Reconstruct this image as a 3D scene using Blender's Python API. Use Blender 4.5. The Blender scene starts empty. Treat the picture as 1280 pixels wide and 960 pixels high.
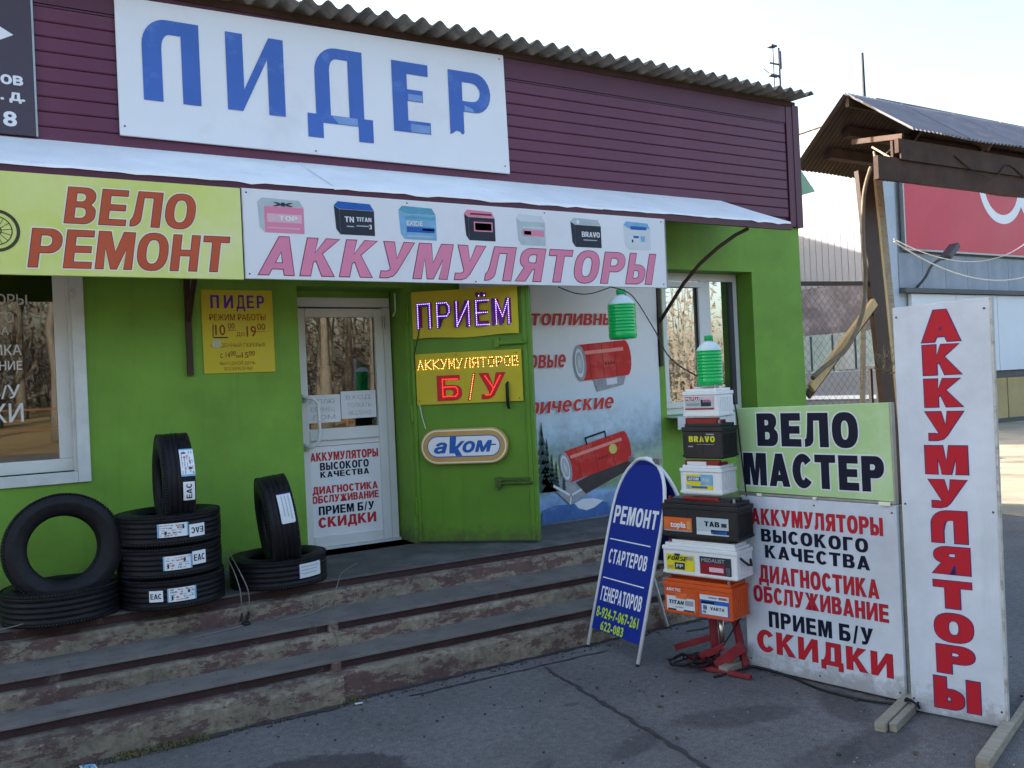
import bpy, math, random
from mathutils import Matrix, Vector
random.seed(7)
S = bpy.context.scene
C = S.collection
rad = math.radians

# ------------------------------------------------------------------ camera
cam_data = bpy.data.cameras.new('camera')
cam = bpy.data.objects.new('camera', cam_data); C.objects.link(cam)
cam_data.sensor_width = 36.0; cam_data.lens = 1100 / 1280 * 36
cam_data.clip_start = 0.05; cam_data.clip_end = 600
_yaw, _pitch, _roll = rad(30.52), rad(0.15), rad(2.62)
_f = Vector((math.sin(_yaw)*math.cos(_pitch), math.cos(_yaw)*math.cos(_pitch), math.sin(_pitch)))
_r = Vector((math.cos(_yaw), -math.sin(_yaw), 0)); _u = _r.cross(_f)
_X = math.cos(_roll)*_r - math.sin(_roll)*_u; _Y = math.sin(_roll)*_r + math.cos(_roll)*_u
_m = Matrix((_X, _Y, -_f)).transposed().to_4x4(); _m.translation = Vector((0, -6.2, 1.68))
cam.matrix_world = _m
S.camera = cam

# ------------------------------------------------------------------ light
SUN_EL, SUN_AZ = rad(18.7), rad(-30)          # azimuth from +Y towards +X
w = bpy.data.worlds.new('World'); S.world = w; w.use_nodes = True
wn = w.node_tree; wn.nodes.clear()
sky = wn.nodes.new('ShaderNodeTexSky'); sky.sky_type = 'NISHITA'; sky.sun_disc = False
sky.sun_elevation = SUN_EL; sky.sun_rotation = SUN_AZ
sky.air_density = 1.0; sky.dust_density = 4.0; sky.ozone_density = 1.0
bg = wn.nodes.new('ShaderNodeBackground'); bg.inputs[1].default_value = 0.13
wo = wn.nodes.new('ShaderNodeOutputWorld')
wn.links.new(sky.outputs[0], bg.inputs[0]); wn.links.new(bg.outputs[0], wo.inputs[0])
sl = bpy.data.lights.new('sun', 'SUN'); sl.energy = 4.2; sl.angle = rad(0.5); sl.color = (1, .93, .82)
sun = bpy.data.objects.new('sun', sl); C.objects.link(sun)
_sd = Vector((math.sin(SUN_AZ)*math.cos(SUN_EL), math.cos(SUN_AZ)*math.cos(SUN_EL), math.sin(SUN_EL)))
sun.rotation_euler = _sd.to_track_quat('Z', 'Y').to_euler(); sun.location = _sd*50
S.view_settings.view_transform = 'Standard'; S.view_settings.look = 'None'
S.view_settings.gamma = 1; S.view_settings.use_curve_mapping = False
S.view_settings.exposure = 2.32

# ------------------------------------------------------------------ materials
MATS = {}
def nodes(name):
    m = bpy.data.materials.new(name); m.use_nodes = True
    nt = m.node_tree; b = nt.nodes['Principled BSDF']
    return m, nt, b
def _noise(nt, scale, detail=6, rough=.6, coord='Object', vec=None):
    t = nt.nodes.new('ShaderNodeTexNoise'); t.inputs['Scale'].default_value = scale
    t.inputs['Detail'].default_value = detail; t.inputs['Roughness'].default_value = rough
    tc = nt.nodes.new('ShaderNodeTexCoord')
    if vec:
        mp = nt.nodes.new('ShaderNodeMapping'); mp.inputs['Scale'].default_value = vec
        nt.links.new(tc.outputs[coord], mp.inputs[0]); nt.links.new(mp.outputs[0], t.inputs[0])
    else: nt.links.new(tc.outputs[coord], t.inputs[0])
    return t
def _ramp(nt, src, stops):
    r = nt.nodes.new('ShaderNodeValToRGB'); e = r.color_ramp.elements
    while len(e) < len(stops): e.new(.5)
    for k, (p, c) in enumerate(stops):
        e[k].position = p; e[k].color = (c, c, c, 1) if isinstance(c, (int, float)) else (*c, 1)
    nt.links.new(src, r.inputs[0]); return r
def _mix(nt, fac, a, b, mode='MIX'):
    x = nt.nodes.new('ShaderNodeMix'); x.data_type = 'RGBA'; x.blend_type = mode
    for s, v in ((0, fac), (6, a), (7, b)):
        if hasattr(v, 'is_linked') or hasattr(v, 'links'): nt.links.new(v, x.inputs[s])
        elif s == 0: x.inputs[0].default_value = v
        else: x.inputs[s].default_value = (*v, 1)
    return x.outputs[2]
def _bump(nt, b, src, strength, dist=.01):
    bp = nt.nodes.new('ShaderNodeBump'); bp.inputs['Strength'].default_value = strength; bp.inputs['Distance'].default_value = dist
    nt.links.new(src, bp.inputs['Height']); nt.links.new(bp.outputs[0], b.inputs['Normal']); return bp
def mat(name, col, rough=.6, var=.15, scale=6, bump=.15, bscale=60, metal=0, dirt=None, dscale=3, dlo=.5, dhi=.7, vec=None, spec=None, bdist=.004):
    """plain surface colour with mottling, an optional second dirt colour in patches, and fine relief"""
    if name in MATS: return MATS[name]
    m, nt, b = nodes(name)
    n = _noise(nt, scale, vec=vec)
    r = _ramp(nt, n.outputs[0], [(.3, 1-var), (.7, 1+var*.3)])
    c = _mix(nt, 1.0, col, r.outputs[0], 'MULTIPLY')
    if dirt:
        d = _noise(nt, dscale, 8, .7)
        dr = _ramp(nt, d.outputs[0], [(dlo, 0.), (dhi, 1.)])
        c = _mix(nt, dr.outputs[0], c, dirt)
    nt.links.new(c, b.inputs['Base Color'])
    b.inputs['Roughness'].default_value = rough; b.inputs['Metallic'].default_value = metal
    b.inputs['Specular IOR Level'].default_value = spec if spec is not None else (.12 if not bump else .28)
    if bump: _bump(nt, b, _noise(nt, bscale, 4).outputs[0], bump, bdist)
    MATS[name] = m; return m
def emat(name, col, strength):
    m, nt, b = nodes(name)
    b.inputs['Base Color'].default_value = (*col, 1); b.inputs['Emission Color'].default_value = (*col, 1)
    b.inputs['Emission Strength'].default_value = strength
    MATS[name] = m; return m
def glassmat(name, refl=.22, tint=(.5, .52, .5)):
    m, nt, b = nodes(name); nt.nodes.remove(b)
    out = nt.nodes['Material Output']
    tr = nt.nodes.new('ShaderNodeBsdfTransparent'); tr.inputs[0].default_value = (*tint, 1)
    gl = nt.nodes.new('ShaderNodeBsdfGlossy'); gl.inputs['Roughness'].default_value = .012
    n = _noise(nt, 3.0, 2); bp = nt.nodes.new('ShaderNodeBump'); bp.inputs['Strength'].default_value = .02; bp.inputs['Distance'].default_value = .004
    nt.links.new(n.outputs[0], bp.inputs['Height']); nt.links.new(bp.outputs[0], gl.inputs['Normal'])
    fr = nt.nodes.new('ShaderNodeFresnel'); fr.inputs[0].default_value = 1.5
    ma = nt.nodes.new('ShaderNodeMath'); ma.operation = 'ADD'; ma.inputs[1].default_value = refl; ma.use_clamp = True
    nt.links.new(fr.outputs[0], ma.inputs[0])
    mx = nt.nodes.new('ShaderNodeMixShader'); nt.links.new(ma.outputs[0], mx.inputs[0])
    nt.links.new(tr.outputs[0], mx.inputs[1]); nt.links.new(gl.outputs[0], mx.inputs[2]); nt.links.new(mx.outputs[0], out.inputs[0])
    MATS[name] = m; return m

def wallpaint(name, col, dark, pale, splash, rough, bs, lo=.80, hi=.93, chip=.742, run=.45):
    """painted surface with roller mottling, run marks, chips down to pale plaster and mud splashed up from the floor"""
    m, nt, b = nodes(name)
    c = _mix(nt, 1.0, col, _ramp(nt, _noise(nt, 2.0, 7, .65).outputs[0], [(.3, .80), (.7, 1.12)]).outputs[0], 'MULTIPLY')
    c = _mix(nt, _ramp(nt, _noise(nt, 1.0, 6, .7, vec=(9, 9, .7)).outputs[0], [(.55, 0.), (.8, run)]).outputs[0], c, dark)
    c = _mix(nt, _ramp(nt, _noise(nt, 13, 6, .8).outputs[0], [(.66, 0.), (.76, .55)]).outputs[0], c, dark)
    c = _mix(nt, _ramp(nt, _noise(nt, 17, 5, .8, vec=(1, 1, .6)).outputs[0], [(chip, 0.), (chip+.01, .8)]).outputs[0], c, pale)
    tc = nt.nodes.new('ShaderNodeTexCoord'); sp = nt.nodes.new('ShaderNodeSeparateXYZ'); nt.links.new(tc.outputs['Object'], sp.inputs[0])
    a = nt.nodes.new('ShaderNodeMath'); a.operation = 'MULTIPLY_ADD'; a.inputs[1].default_value = .55
    nt.links.new(_noise(nt, 11, 7, .8).outputs[0], a.inputs[0]); nt.links.new(sp.outputs[2], a.inputs[2])
    c = _mix(nt, _ramp(nt, a.outputs[0], [(lo, .75), (hi, 0.)]).outputs[0], c, splash)
    nt.links.new(c, b.inputs['Base Color']); b.inputs['Roughness'].default_value = rough; b.inputs['Specular IOR Level'].default_value = .25
    bp = _bump(nt, b, _noise(nt, bs, 5, .7).outputs[0], .35, .004); MATS[name] = m; return m
GREEN   = wallpaint('green plaster paint', (.16, .32, .040), (.09, .175, .035), (.34, .38, .28), (.10, .10, .055), .6, 40)
GREEND  = wallpaint('green steel door paint', (.11, .25, .022), (.05, .12, .012), (.2, .26, .12), (.08, .09, .04), .42, 14)
MAROON  = mat('maroon vinyl siding', (.115, .026, .058), .42, .16, 1.6, .08, 50, dirt=(.12, .03, .06), dscale=.8, dlo=.5, dhi=.8)
MAROOND = mat('maroon trim', (.085, .016, .038), .4, .15, 3, .08, 60)
BROWNMETAL = mat('brown painted steel', (.045, .02, .015), .5, .3, 9, .2, 60)
LEDGE   = mat('whitened ledge sheet', (.84, .84, .84), .5, .1, 3, .3, 12, dirt=(.62, .63, .65), dscale=5, dlo=.58, dhi=.76, bdist=.01)
SLATE   = mat('asbestos roof sheet', (.26, .235, .2), .9, .35, 4, .5, 70, dirt=(.14, .12, .1), dscale=7, dlo=.5, dhi=.7)
UPVC    = mat('white window plastic', (.66, .67, .66), .4, .07, 3, .03, 40, dirt=(.5, .5, .47), dscale=4, dlo=.6, dhi=.85)
UPVCO   = mat('old white casing paint', (.6, .62, .6), .55, .15, 8, .25, 40, dirt=(.3, .32, .28), dscale=9, dlo=.6, dhi=.75)
BOARDW  = mat('white sign board', (.72, .73, .75), .5, .05, 1.2, .05, 30, dirt=(.62, .6, .62), dscale=1.5, dlo=.55, dhi=.85)
BOARDS  = wallpaint('scuffed white sign board', (.56, .60, .66), (.40, .42, .44), (.3, .31, .32), (.26, .25, .24), .5, 25, .30, .42, .76, .5)
BLUEL   = mat('faded blue letter film', (.05, .13, .43), .5, .12, 2.5, .05, 30, dirt=(.16, .27, .58), dscale=3, dlo=.55, dhi=.8)
YGREEN  = mat('pale yellow green sign film', (.62, .68, .17), .5, .08, 1.5, .05, 30, dirt=(.7, .72, .35), dscale=1.3, dlo=.45, dhi=.75)
LGREEN  = mat('light green sign film', (.38, .56, .26), .5, .1, 1.8, .05, 30, dirt=(.55, .68, .45), dscale=2, dlo=.5, dhi=.8)
BRICKR  = mat('faded orange red letters', (.50, .10, .045), .5, .1, 3, 0)
DKRED   = mat('dark red letter edge', (.2, .03, .03), .5, .1, 3, 0)
CREAM   = mat('cream letter edge', (.78, .77, .6), .5, .05, 3, 0)
PINK    = mat('faded pink letters', (.72, .24, .36), .5, .1, 2, 0)
RED     = mat('red letter film', (.6, .03, .035), .45, .08, 3, 0)
REDB    = mat('bright red letter film', (.52, .03, .035), .45, .08, 3, 0)
NAVY    = mat('navy letter film', (.008, .010, .026), .45, .08, 3, 0)
WHITE   = mat('white print', (.75, .76, .78), .5, .04, 3, 0)
GREYP   = mat('grey print', (.3, .31, .33), .5, .1, 5, 0)
BLACKP  = mat('black print', (.02, .02, .024), .5, .1, 5, 0)
YELLOW  = mat('yellow sign film', (.55, .45, .02), .5, .12, 2.5, .04, 30, dirt=(.5, .42, .08), dscale=2, dlo=.5, dhi=.8)
BLUEP   = mat('strong blue panel', (.012, .03, .26), .35, .1, 2, .03, 30)
LBLUE   = mat('light blue print', (.2, .42, .62), .5, .15, 20, 0)
MBLUE   = mat('mid blue print', (.03, .12, .42), .5, .12, 20, 0)
GOLD    = mat('gold lightbox rim', (.55, .33, .11), .4, .15, 6, 0)
LIME    = mat('lime print', (.5, .68, .05), .5, .08, 3, 0)
ORANGE  = mat('orange battery plastic', (.62, .09, .015), .4, .12, 6, .1, 50, dirt=(.4, .1, .04), dscale=7, dlo=.58, dhi=.8)
ORANGEP = mat('orange print', (.7, .16, .05), .45, .2, 30, 0)
PURPLE  = mat('purple print', (.12, .03, .3), .5, .1, 3, 0)
CASEW   = mat('white battery plastic', (.72, .73, .73), .4, .07, 6, .06, 50, dirt=(.5, .5, .48), dscale=6, dlo=.6, dhi=.85)
CASEB   = mat('black battery plastic', (.02, .02, .023), .42, .25, 8, .15, 50)
REDPL   = mat('dark red plastic', (.3, .02, .02), .4, .2, 8, .1, 50)
REDST   = mat('red painted steel', (.24, .018, .028), .45, .3, 10, .2, 60, dirt=(.16, .04, .04), dscale=12, dlo=.5, dhi=.7)
CHROME  = mat('chromed rod', (.6, .55, .48), .28, .15, 10, .05, 50, metal=1)
BLACKC  = mat('black cable rubber', (.012, .012, .013), .5, .2, 20, .1, 60)
GREYC   = mat('grey cable', (.2, .18, .15), .5, .2, 20, .1, 60)
WHITEC  = mat('white cable', (.7, .7, .68), .5, .1, 20, .1, 60)
TIN     = mat('dull steel', (.3, .31, .31), .4, .2, 10, .1, 60, metal=.7)
CLADW   = mat('pale metal cladding', (.18, .195, .235), .5, .12, 1.2, .1, 20, dirt=(.25, .25, .25), dscale=.6)
CLADB   = mat('blue grey metal cladding', (.24, .28, .34), .5, .18, 1.5, .1, 20, dirt=(.3, .33, .38), dscale=.7)
BLUEW   = mat('pale blue grey wall', (.4, .46, .54), .6, .15, 1.4, .1, 20, dirt=(.32, .36, .42), dscale=.9)
REDBB   = mat('red billboard film', (.52, .03, .06), .4, .12, .6, .02, 20, dirt=(.5, .05, .07), dscale=.35, dlo=.45, dhi=.7)
WOODS   = mat('weathered timber', (.36, .29, .2), .8, .35, 5, .5, 40, vec=(1, 1, 9), dirt=(.22, .18, .13), dscale=5)
WOODY   = mat('sun-toned yellow timber', (.6, .42, .2), .75, .25, 5, .3, 40, vec=(8, 8, 1))  # yellow carries the sunlit tone of the prop and fence pole
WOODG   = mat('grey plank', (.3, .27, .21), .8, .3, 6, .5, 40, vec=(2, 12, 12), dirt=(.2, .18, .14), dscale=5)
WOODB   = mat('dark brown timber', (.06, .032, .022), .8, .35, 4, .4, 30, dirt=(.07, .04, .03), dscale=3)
SHEETM  = mat('galvanised corrugated sheet', (.20, .20, .23), .6, .25, 2, .2, 20, metal=.1, dirt=(.3, .26, .24), dscale=3, dlo=.55, dhi=.75)
SHEETU  = mat('shaded sheet underside', (.085, .06, .045), .8, .3, 3, .2, 20)  # roof sheet colour darkened for the shade under the gable
BARK    = mat('bare branch bark', (.22, .17, .12), .9, .3, 8, .4, 40)
TAN     = mat('tan panel wall', (.42, .32, .15), .8, .2, 1.5, .2, 20)
DGREY   = mat('dark grey metal', (.07, .075, .085), .5, .2, 4, .1, 40)
PAPER   = mat('thin paper', (.7, .72, .74), .7, .1, 8, .2, 30)
LEDB    = emat('violet led', (.36, .26, 1.0), 2.0)
LEDY    = emat('amber led', (1.0, .55, .16), 1.5)
LEDR    = emat('red led', (1.0, .06, .03), 1.4)
PANE    = glassmat('window glass', .09, (.5, .52, .5))
PANED   = glassmat('door glass', .12, (.45, .45, .42))
PANER   = glassmat('side window glass', .5, (.4, .42, .42))
DARKIN  = mat('dark interior', (.03, .025, .025), .8, .4, 1, 0)

def rubber():
    m, nt, b = nodes('tyre rubber')
    n = _noise(nt, 30, 4); r = _ramp(nt, n.outputs[0], [(.3, (.006, .006, .007)), (.75, (.013, .0125, .015))])
    nt.links.new(r.outputs[0], b.inputs['Base Color']); b.inputs['Roughness'].default_value = .5; b.inputs['Specular IOR Level'].default_value = .2
    _bump(nt, b, _noise(nt, 120, 3).outputs[0], .2, .002); MATS['tyre rubber'] = m; return m
RUBBER = rubber()
def liquid():
    m, nt, b = nodes('green washer fluid')
    b.inputs['Base Color'].default_value = (.004, .55, .12, 1); b.inputs['Roughness'].default_value = .12
    b.inputs['Subsurface Weight'].default_value = .0; b.inputs['Transmission Weight'].default_value = .25
    b.inputs['IOR'].default_value = 1.33; b.inputs['Coat Weight'].default_value = .5
    MATS['liq'] = m; return m
LIQ = liquid()
CLEARP = mat('clear bottle plastic', (.55, .66, .66), .15, .1, 6, .05, 30)
CAPG   = mat('green cap plastic', (.02, .35, .1), .35, .1, 6, 0)

def riser_mat():
    """old concrete with peeling red-brown paint"""
    m, nt, b = nodes('peeling step paint')
    n1 = _noise(nt, 14, 10, .82); base = _ramp(nt, n1.outputs[0], [(.30, (.06, .045, .034)), (.44, (.17, .14, .10)), (.58, (.25, .215, .155)), (.72, (.42, .37, .28))]).outputs[0]
    n2 = _noise(nt, 3.4, 10, .78, vec=(1, 1, 2.6)); k = _ramp(nt, n2.outputs[0], [(.505, 0.), (.53, .9)]).outputs[0]
    n3 = _noise(nt, 25, 5); paint = _ramp(nt, n3.outputs[0], [(.3, (.075, .038, .036)), (.7, (.125, .068, .062))]).outputs[0]
    c = _mix(nt, k, base, paint)
    n4 = _noise(nt, 6, 8, .8); g = _ramp(nt, n4.outputs[0], [(.58, 0.), (.66, .6)]).outputs[0]
    c = _mix(nt, g, c, (.36, .32, .25))
    n5 = _noise(nt, 1.1, 5); c = _mix(nt, .55, c, _mix(nt, 1.0, c, _ramp(nt, n5.outputs[0], [(.35, .45), (.65, 1.25)]).outputs[0], 'MULTIPLY'))
    nt.links.new(c, b.inputs['Base Color']); b.inputs['Roughness'].default_value = .85
    _bump(nt, b, _mix(nt, .5, n1.outputs[1], n2.outputs[1]), .7, .012); MATS['riser'] = m; return m
RISER = riser_mat()
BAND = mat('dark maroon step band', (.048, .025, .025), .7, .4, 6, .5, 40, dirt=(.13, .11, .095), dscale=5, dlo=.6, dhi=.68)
TREAD = mat('worn grey tread', (.165, .152, .138), .88, .35, 9, .6, 45, dirt=(.10, .09, .08), dscale=4.5, dlo=.48, dhi=.66)
PORCHM = mat('dusty porch floor', (.10, .095, .09), .85, .35, 4, .5, 50, dirt=(.14, .135, .13), dscale=2, dlo=.5, dhi=.7)

def asphalt():
    m, nt, b = nodes('old asphalt')
    n = _noise(nt, 150, 5, .75); c = _ramp(nt, n.outputs[0], [(.34, (.055, .052, .052)), (.5, (.108, .103, .102)), (.66, (.20, .19, .185))]).outputs[0]
    n6 = _noise(nt, 26, 6, .8); c = _mix(nt, 1.0, c, _ramp(nt, n6.outputs[0], [(.32, .62), (.68, 1.34)]).outputs[0], 'MULTIPLY')
    n2 = _noise(nt, 1.1, 7, .65); c = _mix(nt, 1.0, c, _ramp(nt, n2.outputs[0], [(.3, .72), (.7, 1.22)]).outputs[0], 'MULTIPLY')
    tc = nt.nodes.new('ShaderNodeTexCoord')
    nv = _noise(nt, 5, 5, .7)
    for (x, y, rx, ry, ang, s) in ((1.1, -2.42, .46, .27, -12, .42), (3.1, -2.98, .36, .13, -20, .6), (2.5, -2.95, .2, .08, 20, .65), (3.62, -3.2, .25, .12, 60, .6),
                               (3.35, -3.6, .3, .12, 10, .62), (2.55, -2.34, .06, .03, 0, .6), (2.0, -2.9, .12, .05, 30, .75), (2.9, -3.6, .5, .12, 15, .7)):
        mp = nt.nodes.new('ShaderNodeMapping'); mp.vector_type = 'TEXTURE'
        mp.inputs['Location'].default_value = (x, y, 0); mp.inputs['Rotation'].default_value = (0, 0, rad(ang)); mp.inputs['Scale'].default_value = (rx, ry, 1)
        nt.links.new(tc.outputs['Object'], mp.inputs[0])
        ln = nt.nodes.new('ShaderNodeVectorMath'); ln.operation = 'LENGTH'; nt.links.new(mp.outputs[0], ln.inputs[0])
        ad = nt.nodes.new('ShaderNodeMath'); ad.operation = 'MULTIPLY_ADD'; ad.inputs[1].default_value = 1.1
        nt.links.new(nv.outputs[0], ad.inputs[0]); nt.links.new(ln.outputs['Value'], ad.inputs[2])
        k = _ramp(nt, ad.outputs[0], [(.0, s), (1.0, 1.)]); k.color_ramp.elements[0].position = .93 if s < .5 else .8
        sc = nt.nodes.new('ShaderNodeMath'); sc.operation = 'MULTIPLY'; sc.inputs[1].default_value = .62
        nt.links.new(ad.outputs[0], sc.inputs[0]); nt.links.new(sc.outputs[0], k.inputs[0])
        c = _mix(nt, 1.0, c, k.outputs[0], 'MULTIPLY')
    n3 = _noise(nt, 14, 6, .75); c = _mix(nt, _ramp(nt, n3.outputs[0], [(.60, 0.), (.70, .6)]).outputs[0], c, (.21, .19, .175))
    nt.links.new(c, b.inputs['Base Color']); b.inputs['Roughness'].default_value = .88
    _bump(nt, b, _mix(nt, .5, n.outputs[1], n6.outputs[1]), .7, .008); MATS['asph'] = m; return m
ASPH = asphalt()

def banner_mat():
    """printed landscape poster: white haze on top, blue mountains, green meadow and a blue lake, by height on the sheet"""
    m, nt, b = nodes('landscape poster print')
    tc = nt.nodes.new('ShaderNodeTexCoord'); sp = nt.nodes.new('ShaderNodeSeparateXYZ'); nt.links.new(tc.outputs['Object'], sp.inputs[0])
    n = _noise(nt, 3.2, 8, .75); ad = nt.nodes.new('ShaderNodeMath'); ad.operation = 'MULTIPLY_ADD'; ad.inputs[1].default_value = .35
    nt.links.new(n.outputs[0], ad.inputs[0]); nt.links.new(sp.outputs[2], ad.inputs[2])
    dv = nt.nodes.new('ShaderNodeMath'); dv.operation = 'MULTIPLY'; dv.inputs[1].default_value = .4
    nt.links.new(ad.outputs[0], dv.inputs[0])
    c = _ramp(nt, dv.outputs[0], [(.07, (.1, .14, .22)), (.115, (.13, .24, .45)), (.165, (.2, .36, .58)), (.19, (.16, .26, .13)), (.25, (.33, .42, .25)), (.30, (.2, .3, .27)), (.34, (.3, .42, .5)), (.42, (.45, .56, .64)), (.5, (.55, .63, .68)), (.6, (.66, .67, .67)), (.9, (.72, .71, .69))]).outputs[0]
    n2 = _noise(nt, 7, 8, .7)
    g = _ramp(nt, dv.outputs[0], [(.36, .85), (.5, .0)]).outputs[0]
    c = _mix(nt, g, c, _mix(nt, 1., c, _ramp(nt, n2.outputs[0], [(.35, .68), (.65, 1.25)]).outputs[0], 'MULTIPLY'))
    nt.links.new(c, b.inputs['Base Color']); b.inputs['Roughness'].default_value = .45
    _bump(nt, b, _noise(nt, 4, 3).outputs[0], .25, .02); MATS['ban'] = m; return m
BANNERM = banner_mat()

# ------------------------------------------------------------------ mesh helpers
class MB:
    def __init__(s): s.v = []; s.f = []
    def add(s, vs, fs):
        k = len(s.v); s.v += [tuple(p) for p in vs]; s.f += [tuple(i+k for i in f) for f in fs]; return s
    def box(s, x0, x1, y0, y1, z0, z1, M=None):
        vs = [Vector(p) for p in ((x0,y0,z0),(x1,y0,z0),(x1,y1,z0),(x0,y1,z0),(x0,y0,z1),(x1,y0,z1),(x1,y1,z1),(x0,y1,z1))]
        if M: vs = [M @ p for p in vs]
        return s.add(vs, ((0,3,2,1),(4,5,6,7),(0,1,5,4),(1,2,6,5),(2,3,7,6),(3,0,4,7)))
    def quad(s, a, b, c, d): return s.add((a, b, c, d), ((0,1,2,3),))
    def poly(s, pts): return s.add(pts, (tuple(range(len(pts))),))
    def tube(s, pts, r, n=8, caps=True, M=None):
        pts = [Vector(p) for p in pts]; rs = r if isinstance(r, (list, tuple)) else [r]*len(pts)
        rings = []; up = None
        for i, p in enumerate(pts):
            d = (pts[min(i+1, len(pts)-1)] - pts[max(i-1, 0)]).normalized()
            if up is None: up = Vector((0,0,1)) if abs(d.z) < .9 else Vector((1,0,0))
            a = d.cross(up); a = a.normalized() if a.length > 1e-6 else Vector((1,0,0)); b_ = d.cross(a).normalized(); up = -b_ if (-b_).dot(up) > 0 else b_
            rings.append([p + rs[i]*(math.cos(2*math.pi*k/n)*a + math.sin(2*math.pi*k/n)*b_) for k in range(n)])
        vs = [q for R_ in rings for q in R_]
        if M: vs = [M @ q for q in vs]
        fs = []
        for i in range(len(pts)-1):
            for k in range(n): fs.append((i*n+k, i*n+(k+1)%n, (i+1)*n+(k+1)%n, (i+1)*n+k))
        if caps: fs.append(tuple(range(n))[::-1]); fs.append(tuple((len(pts)-1)*n+k for k in range(n)))
        return s.add(vs, fs)
    def lathe(s, prof, n=48, M=None, axis='z', closed=False):
        vs = []
        for r, h in prof:
            for k in range(n):
                t = 2*math.pi*k/n
                p = Vector((r*math.cos(t), r*math.sin(t), h)) if axis == 'z' else Vector((h, r*math.cos(t), r*math.sin(t)))
                vs.append(M @ p if M else p)
        fs = []; m = len(prof)
        for i in range(m if closed else m-1):
            j = (i+1) % m
            for k in range(n): fs.append((i*n+k, i*n+(k+1)%n, j*n+(k+1)%n, j*n+k))
        return s.add(vs, fs)
def mesh(name, mb, m, smooth=False):
    me = bpy.data.meshes.new(name); me.from_pydata(mb.v, [], mb.f)
    me.materials.append(m)
    if smooth: me.polygons.foreach_set('use_smooth', [True]*len(me.polygons))
    me.update(); return me
def obj(name, mb, m, parent=None, smooth=False, bevel=0, label=None, kind=None, loc=None):
    """link a mesh; coordinates are local to the parent"""
    me = mb if isinstance(mb, bpy.types.Mesh) else mesh(name, mb, m, smooth)
    o = bpy.data.objects.new(name, me); C.objects.link(o)
    if parent: o.parent = parent
    if loc: o.location = loc
    if bevel:
        b = o.modifiers.new('bevel', 'BEVEL'); b.width = bevel; b.segments = 2; b.limit_method = 'ANGLE'
    if label: o['label'] = label
    if kind: o['kind'] = kind
    return o
def thing(name, label, cat, loc=(0,0,0), rz=0, group=None, rot=None):
    o = bpy.data.objects.new(name, None); C.objects.link(o); o.location = loc
    o.rotation_euler = rot if rot else (0, 0, rad(rz)); o.empty_display_size = .1
    o['label'] = label; o['category'] = cat
    if group: o['group'] = group
    return o
def tag(o, label, cat, group=None):
    o['label'] = label; o['category'] = cat
    if group: o['group'] = group
    return o
def kids(o): return [c for c in C.objects if c.parent == o]
def copy_tree(o, parent=None):
    c = o.copy(); C.objects.link(c)
    if parent: c.parent = parent
    for ch in kids(o): copy_tree(ch, c)
    return c

# ------------------------------------------------------------------ lettering
_tc = {}
def _text(s, off, shear, sp, res=3):
    key = (s, off, shear, sp)
    if key in _tc: return _tc[key]
    cu = bpy.data.curves.new('t', 'FONT'); cu.body = s; cu.offset = off; cu.shear = shear; cu.space_character = sp; cu.resolution_u = res
    o = bpy.data.objects.new('t', cu); C.objects.link(o)
    me = bpy.data.meshes.new_from_object(o.evaluated_get(bpy.context.evaluated_depsgraph_get()))
    r = ([(v.co.x, v.co.y) for v in me.vertices], [tuple(p.vertices) for p in me.polygons])
    bpy.data.objects.remove(o); bpy.data.curves.remove(cu); bpy.data.meshes.remove(me)
    _tc[key] = r; return r
def _cap(off):
    v, _ = _text('Н', off, 0, 1); return min(p[1] for p in v), max(p[1] for p in v)
def rect(mb, u0, u1, v0, v1, d, warp=None, n=1):
    for i in range(n):
        a = u0+(u1-u0)*i/n; b = u0+(u1-u0)*(i+1)/n
        q = ((a, v0), (b, v0), (b, v1), (a, v1))
        mb.poly([warp(x, y, d) if warp else (x, -d, y) for x, y in q])
    return mb
def flat(mb, pts, d): return mb.poly([(u, -d, v) for u, v in pts])
def curve_fill(loops, d):
    """filled outline with holes, as a flat mesh"""
    cu = bpy.data.curves.new('c', 'CURVE'); cu.dimensions = '2D'; cu.fill_mode = 'BOTH'
    for L in loops:
        sp = cu.splines.new('POLY'); sp.points.add(len(L)-1); sp.use_cyclic_u = True
        for i, (x, y) in enumerate(L): sp.points[i].co = (x, y, 0, 1)
    o = bpy.data.objects.new('c', cu); C.objects.link(o)
    me = bpy.data.meshes.new_from_object(o.evaluated_get(bpy.context.evaluated_depsgraph_get()))
    r = MB().add([(v.co.x, -d, v.co.y) for v in me.vertices], [tuple(p.vertices) for p in me.polygons])
    bpy.data.objects.remove(o); bpy.data.curves.remove(cu); bpy.data.meshes.remove(me); return r
def arc(cx, cy, rx, ry, a0, a1, n=10):
    return [(cx+rx*math.cos(rad(a0+(a1-a0)*i/n)), cy+ry*math.sin(rad(a0+(a1-a0)*i/n))) for i in range(n+1)]
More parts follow.
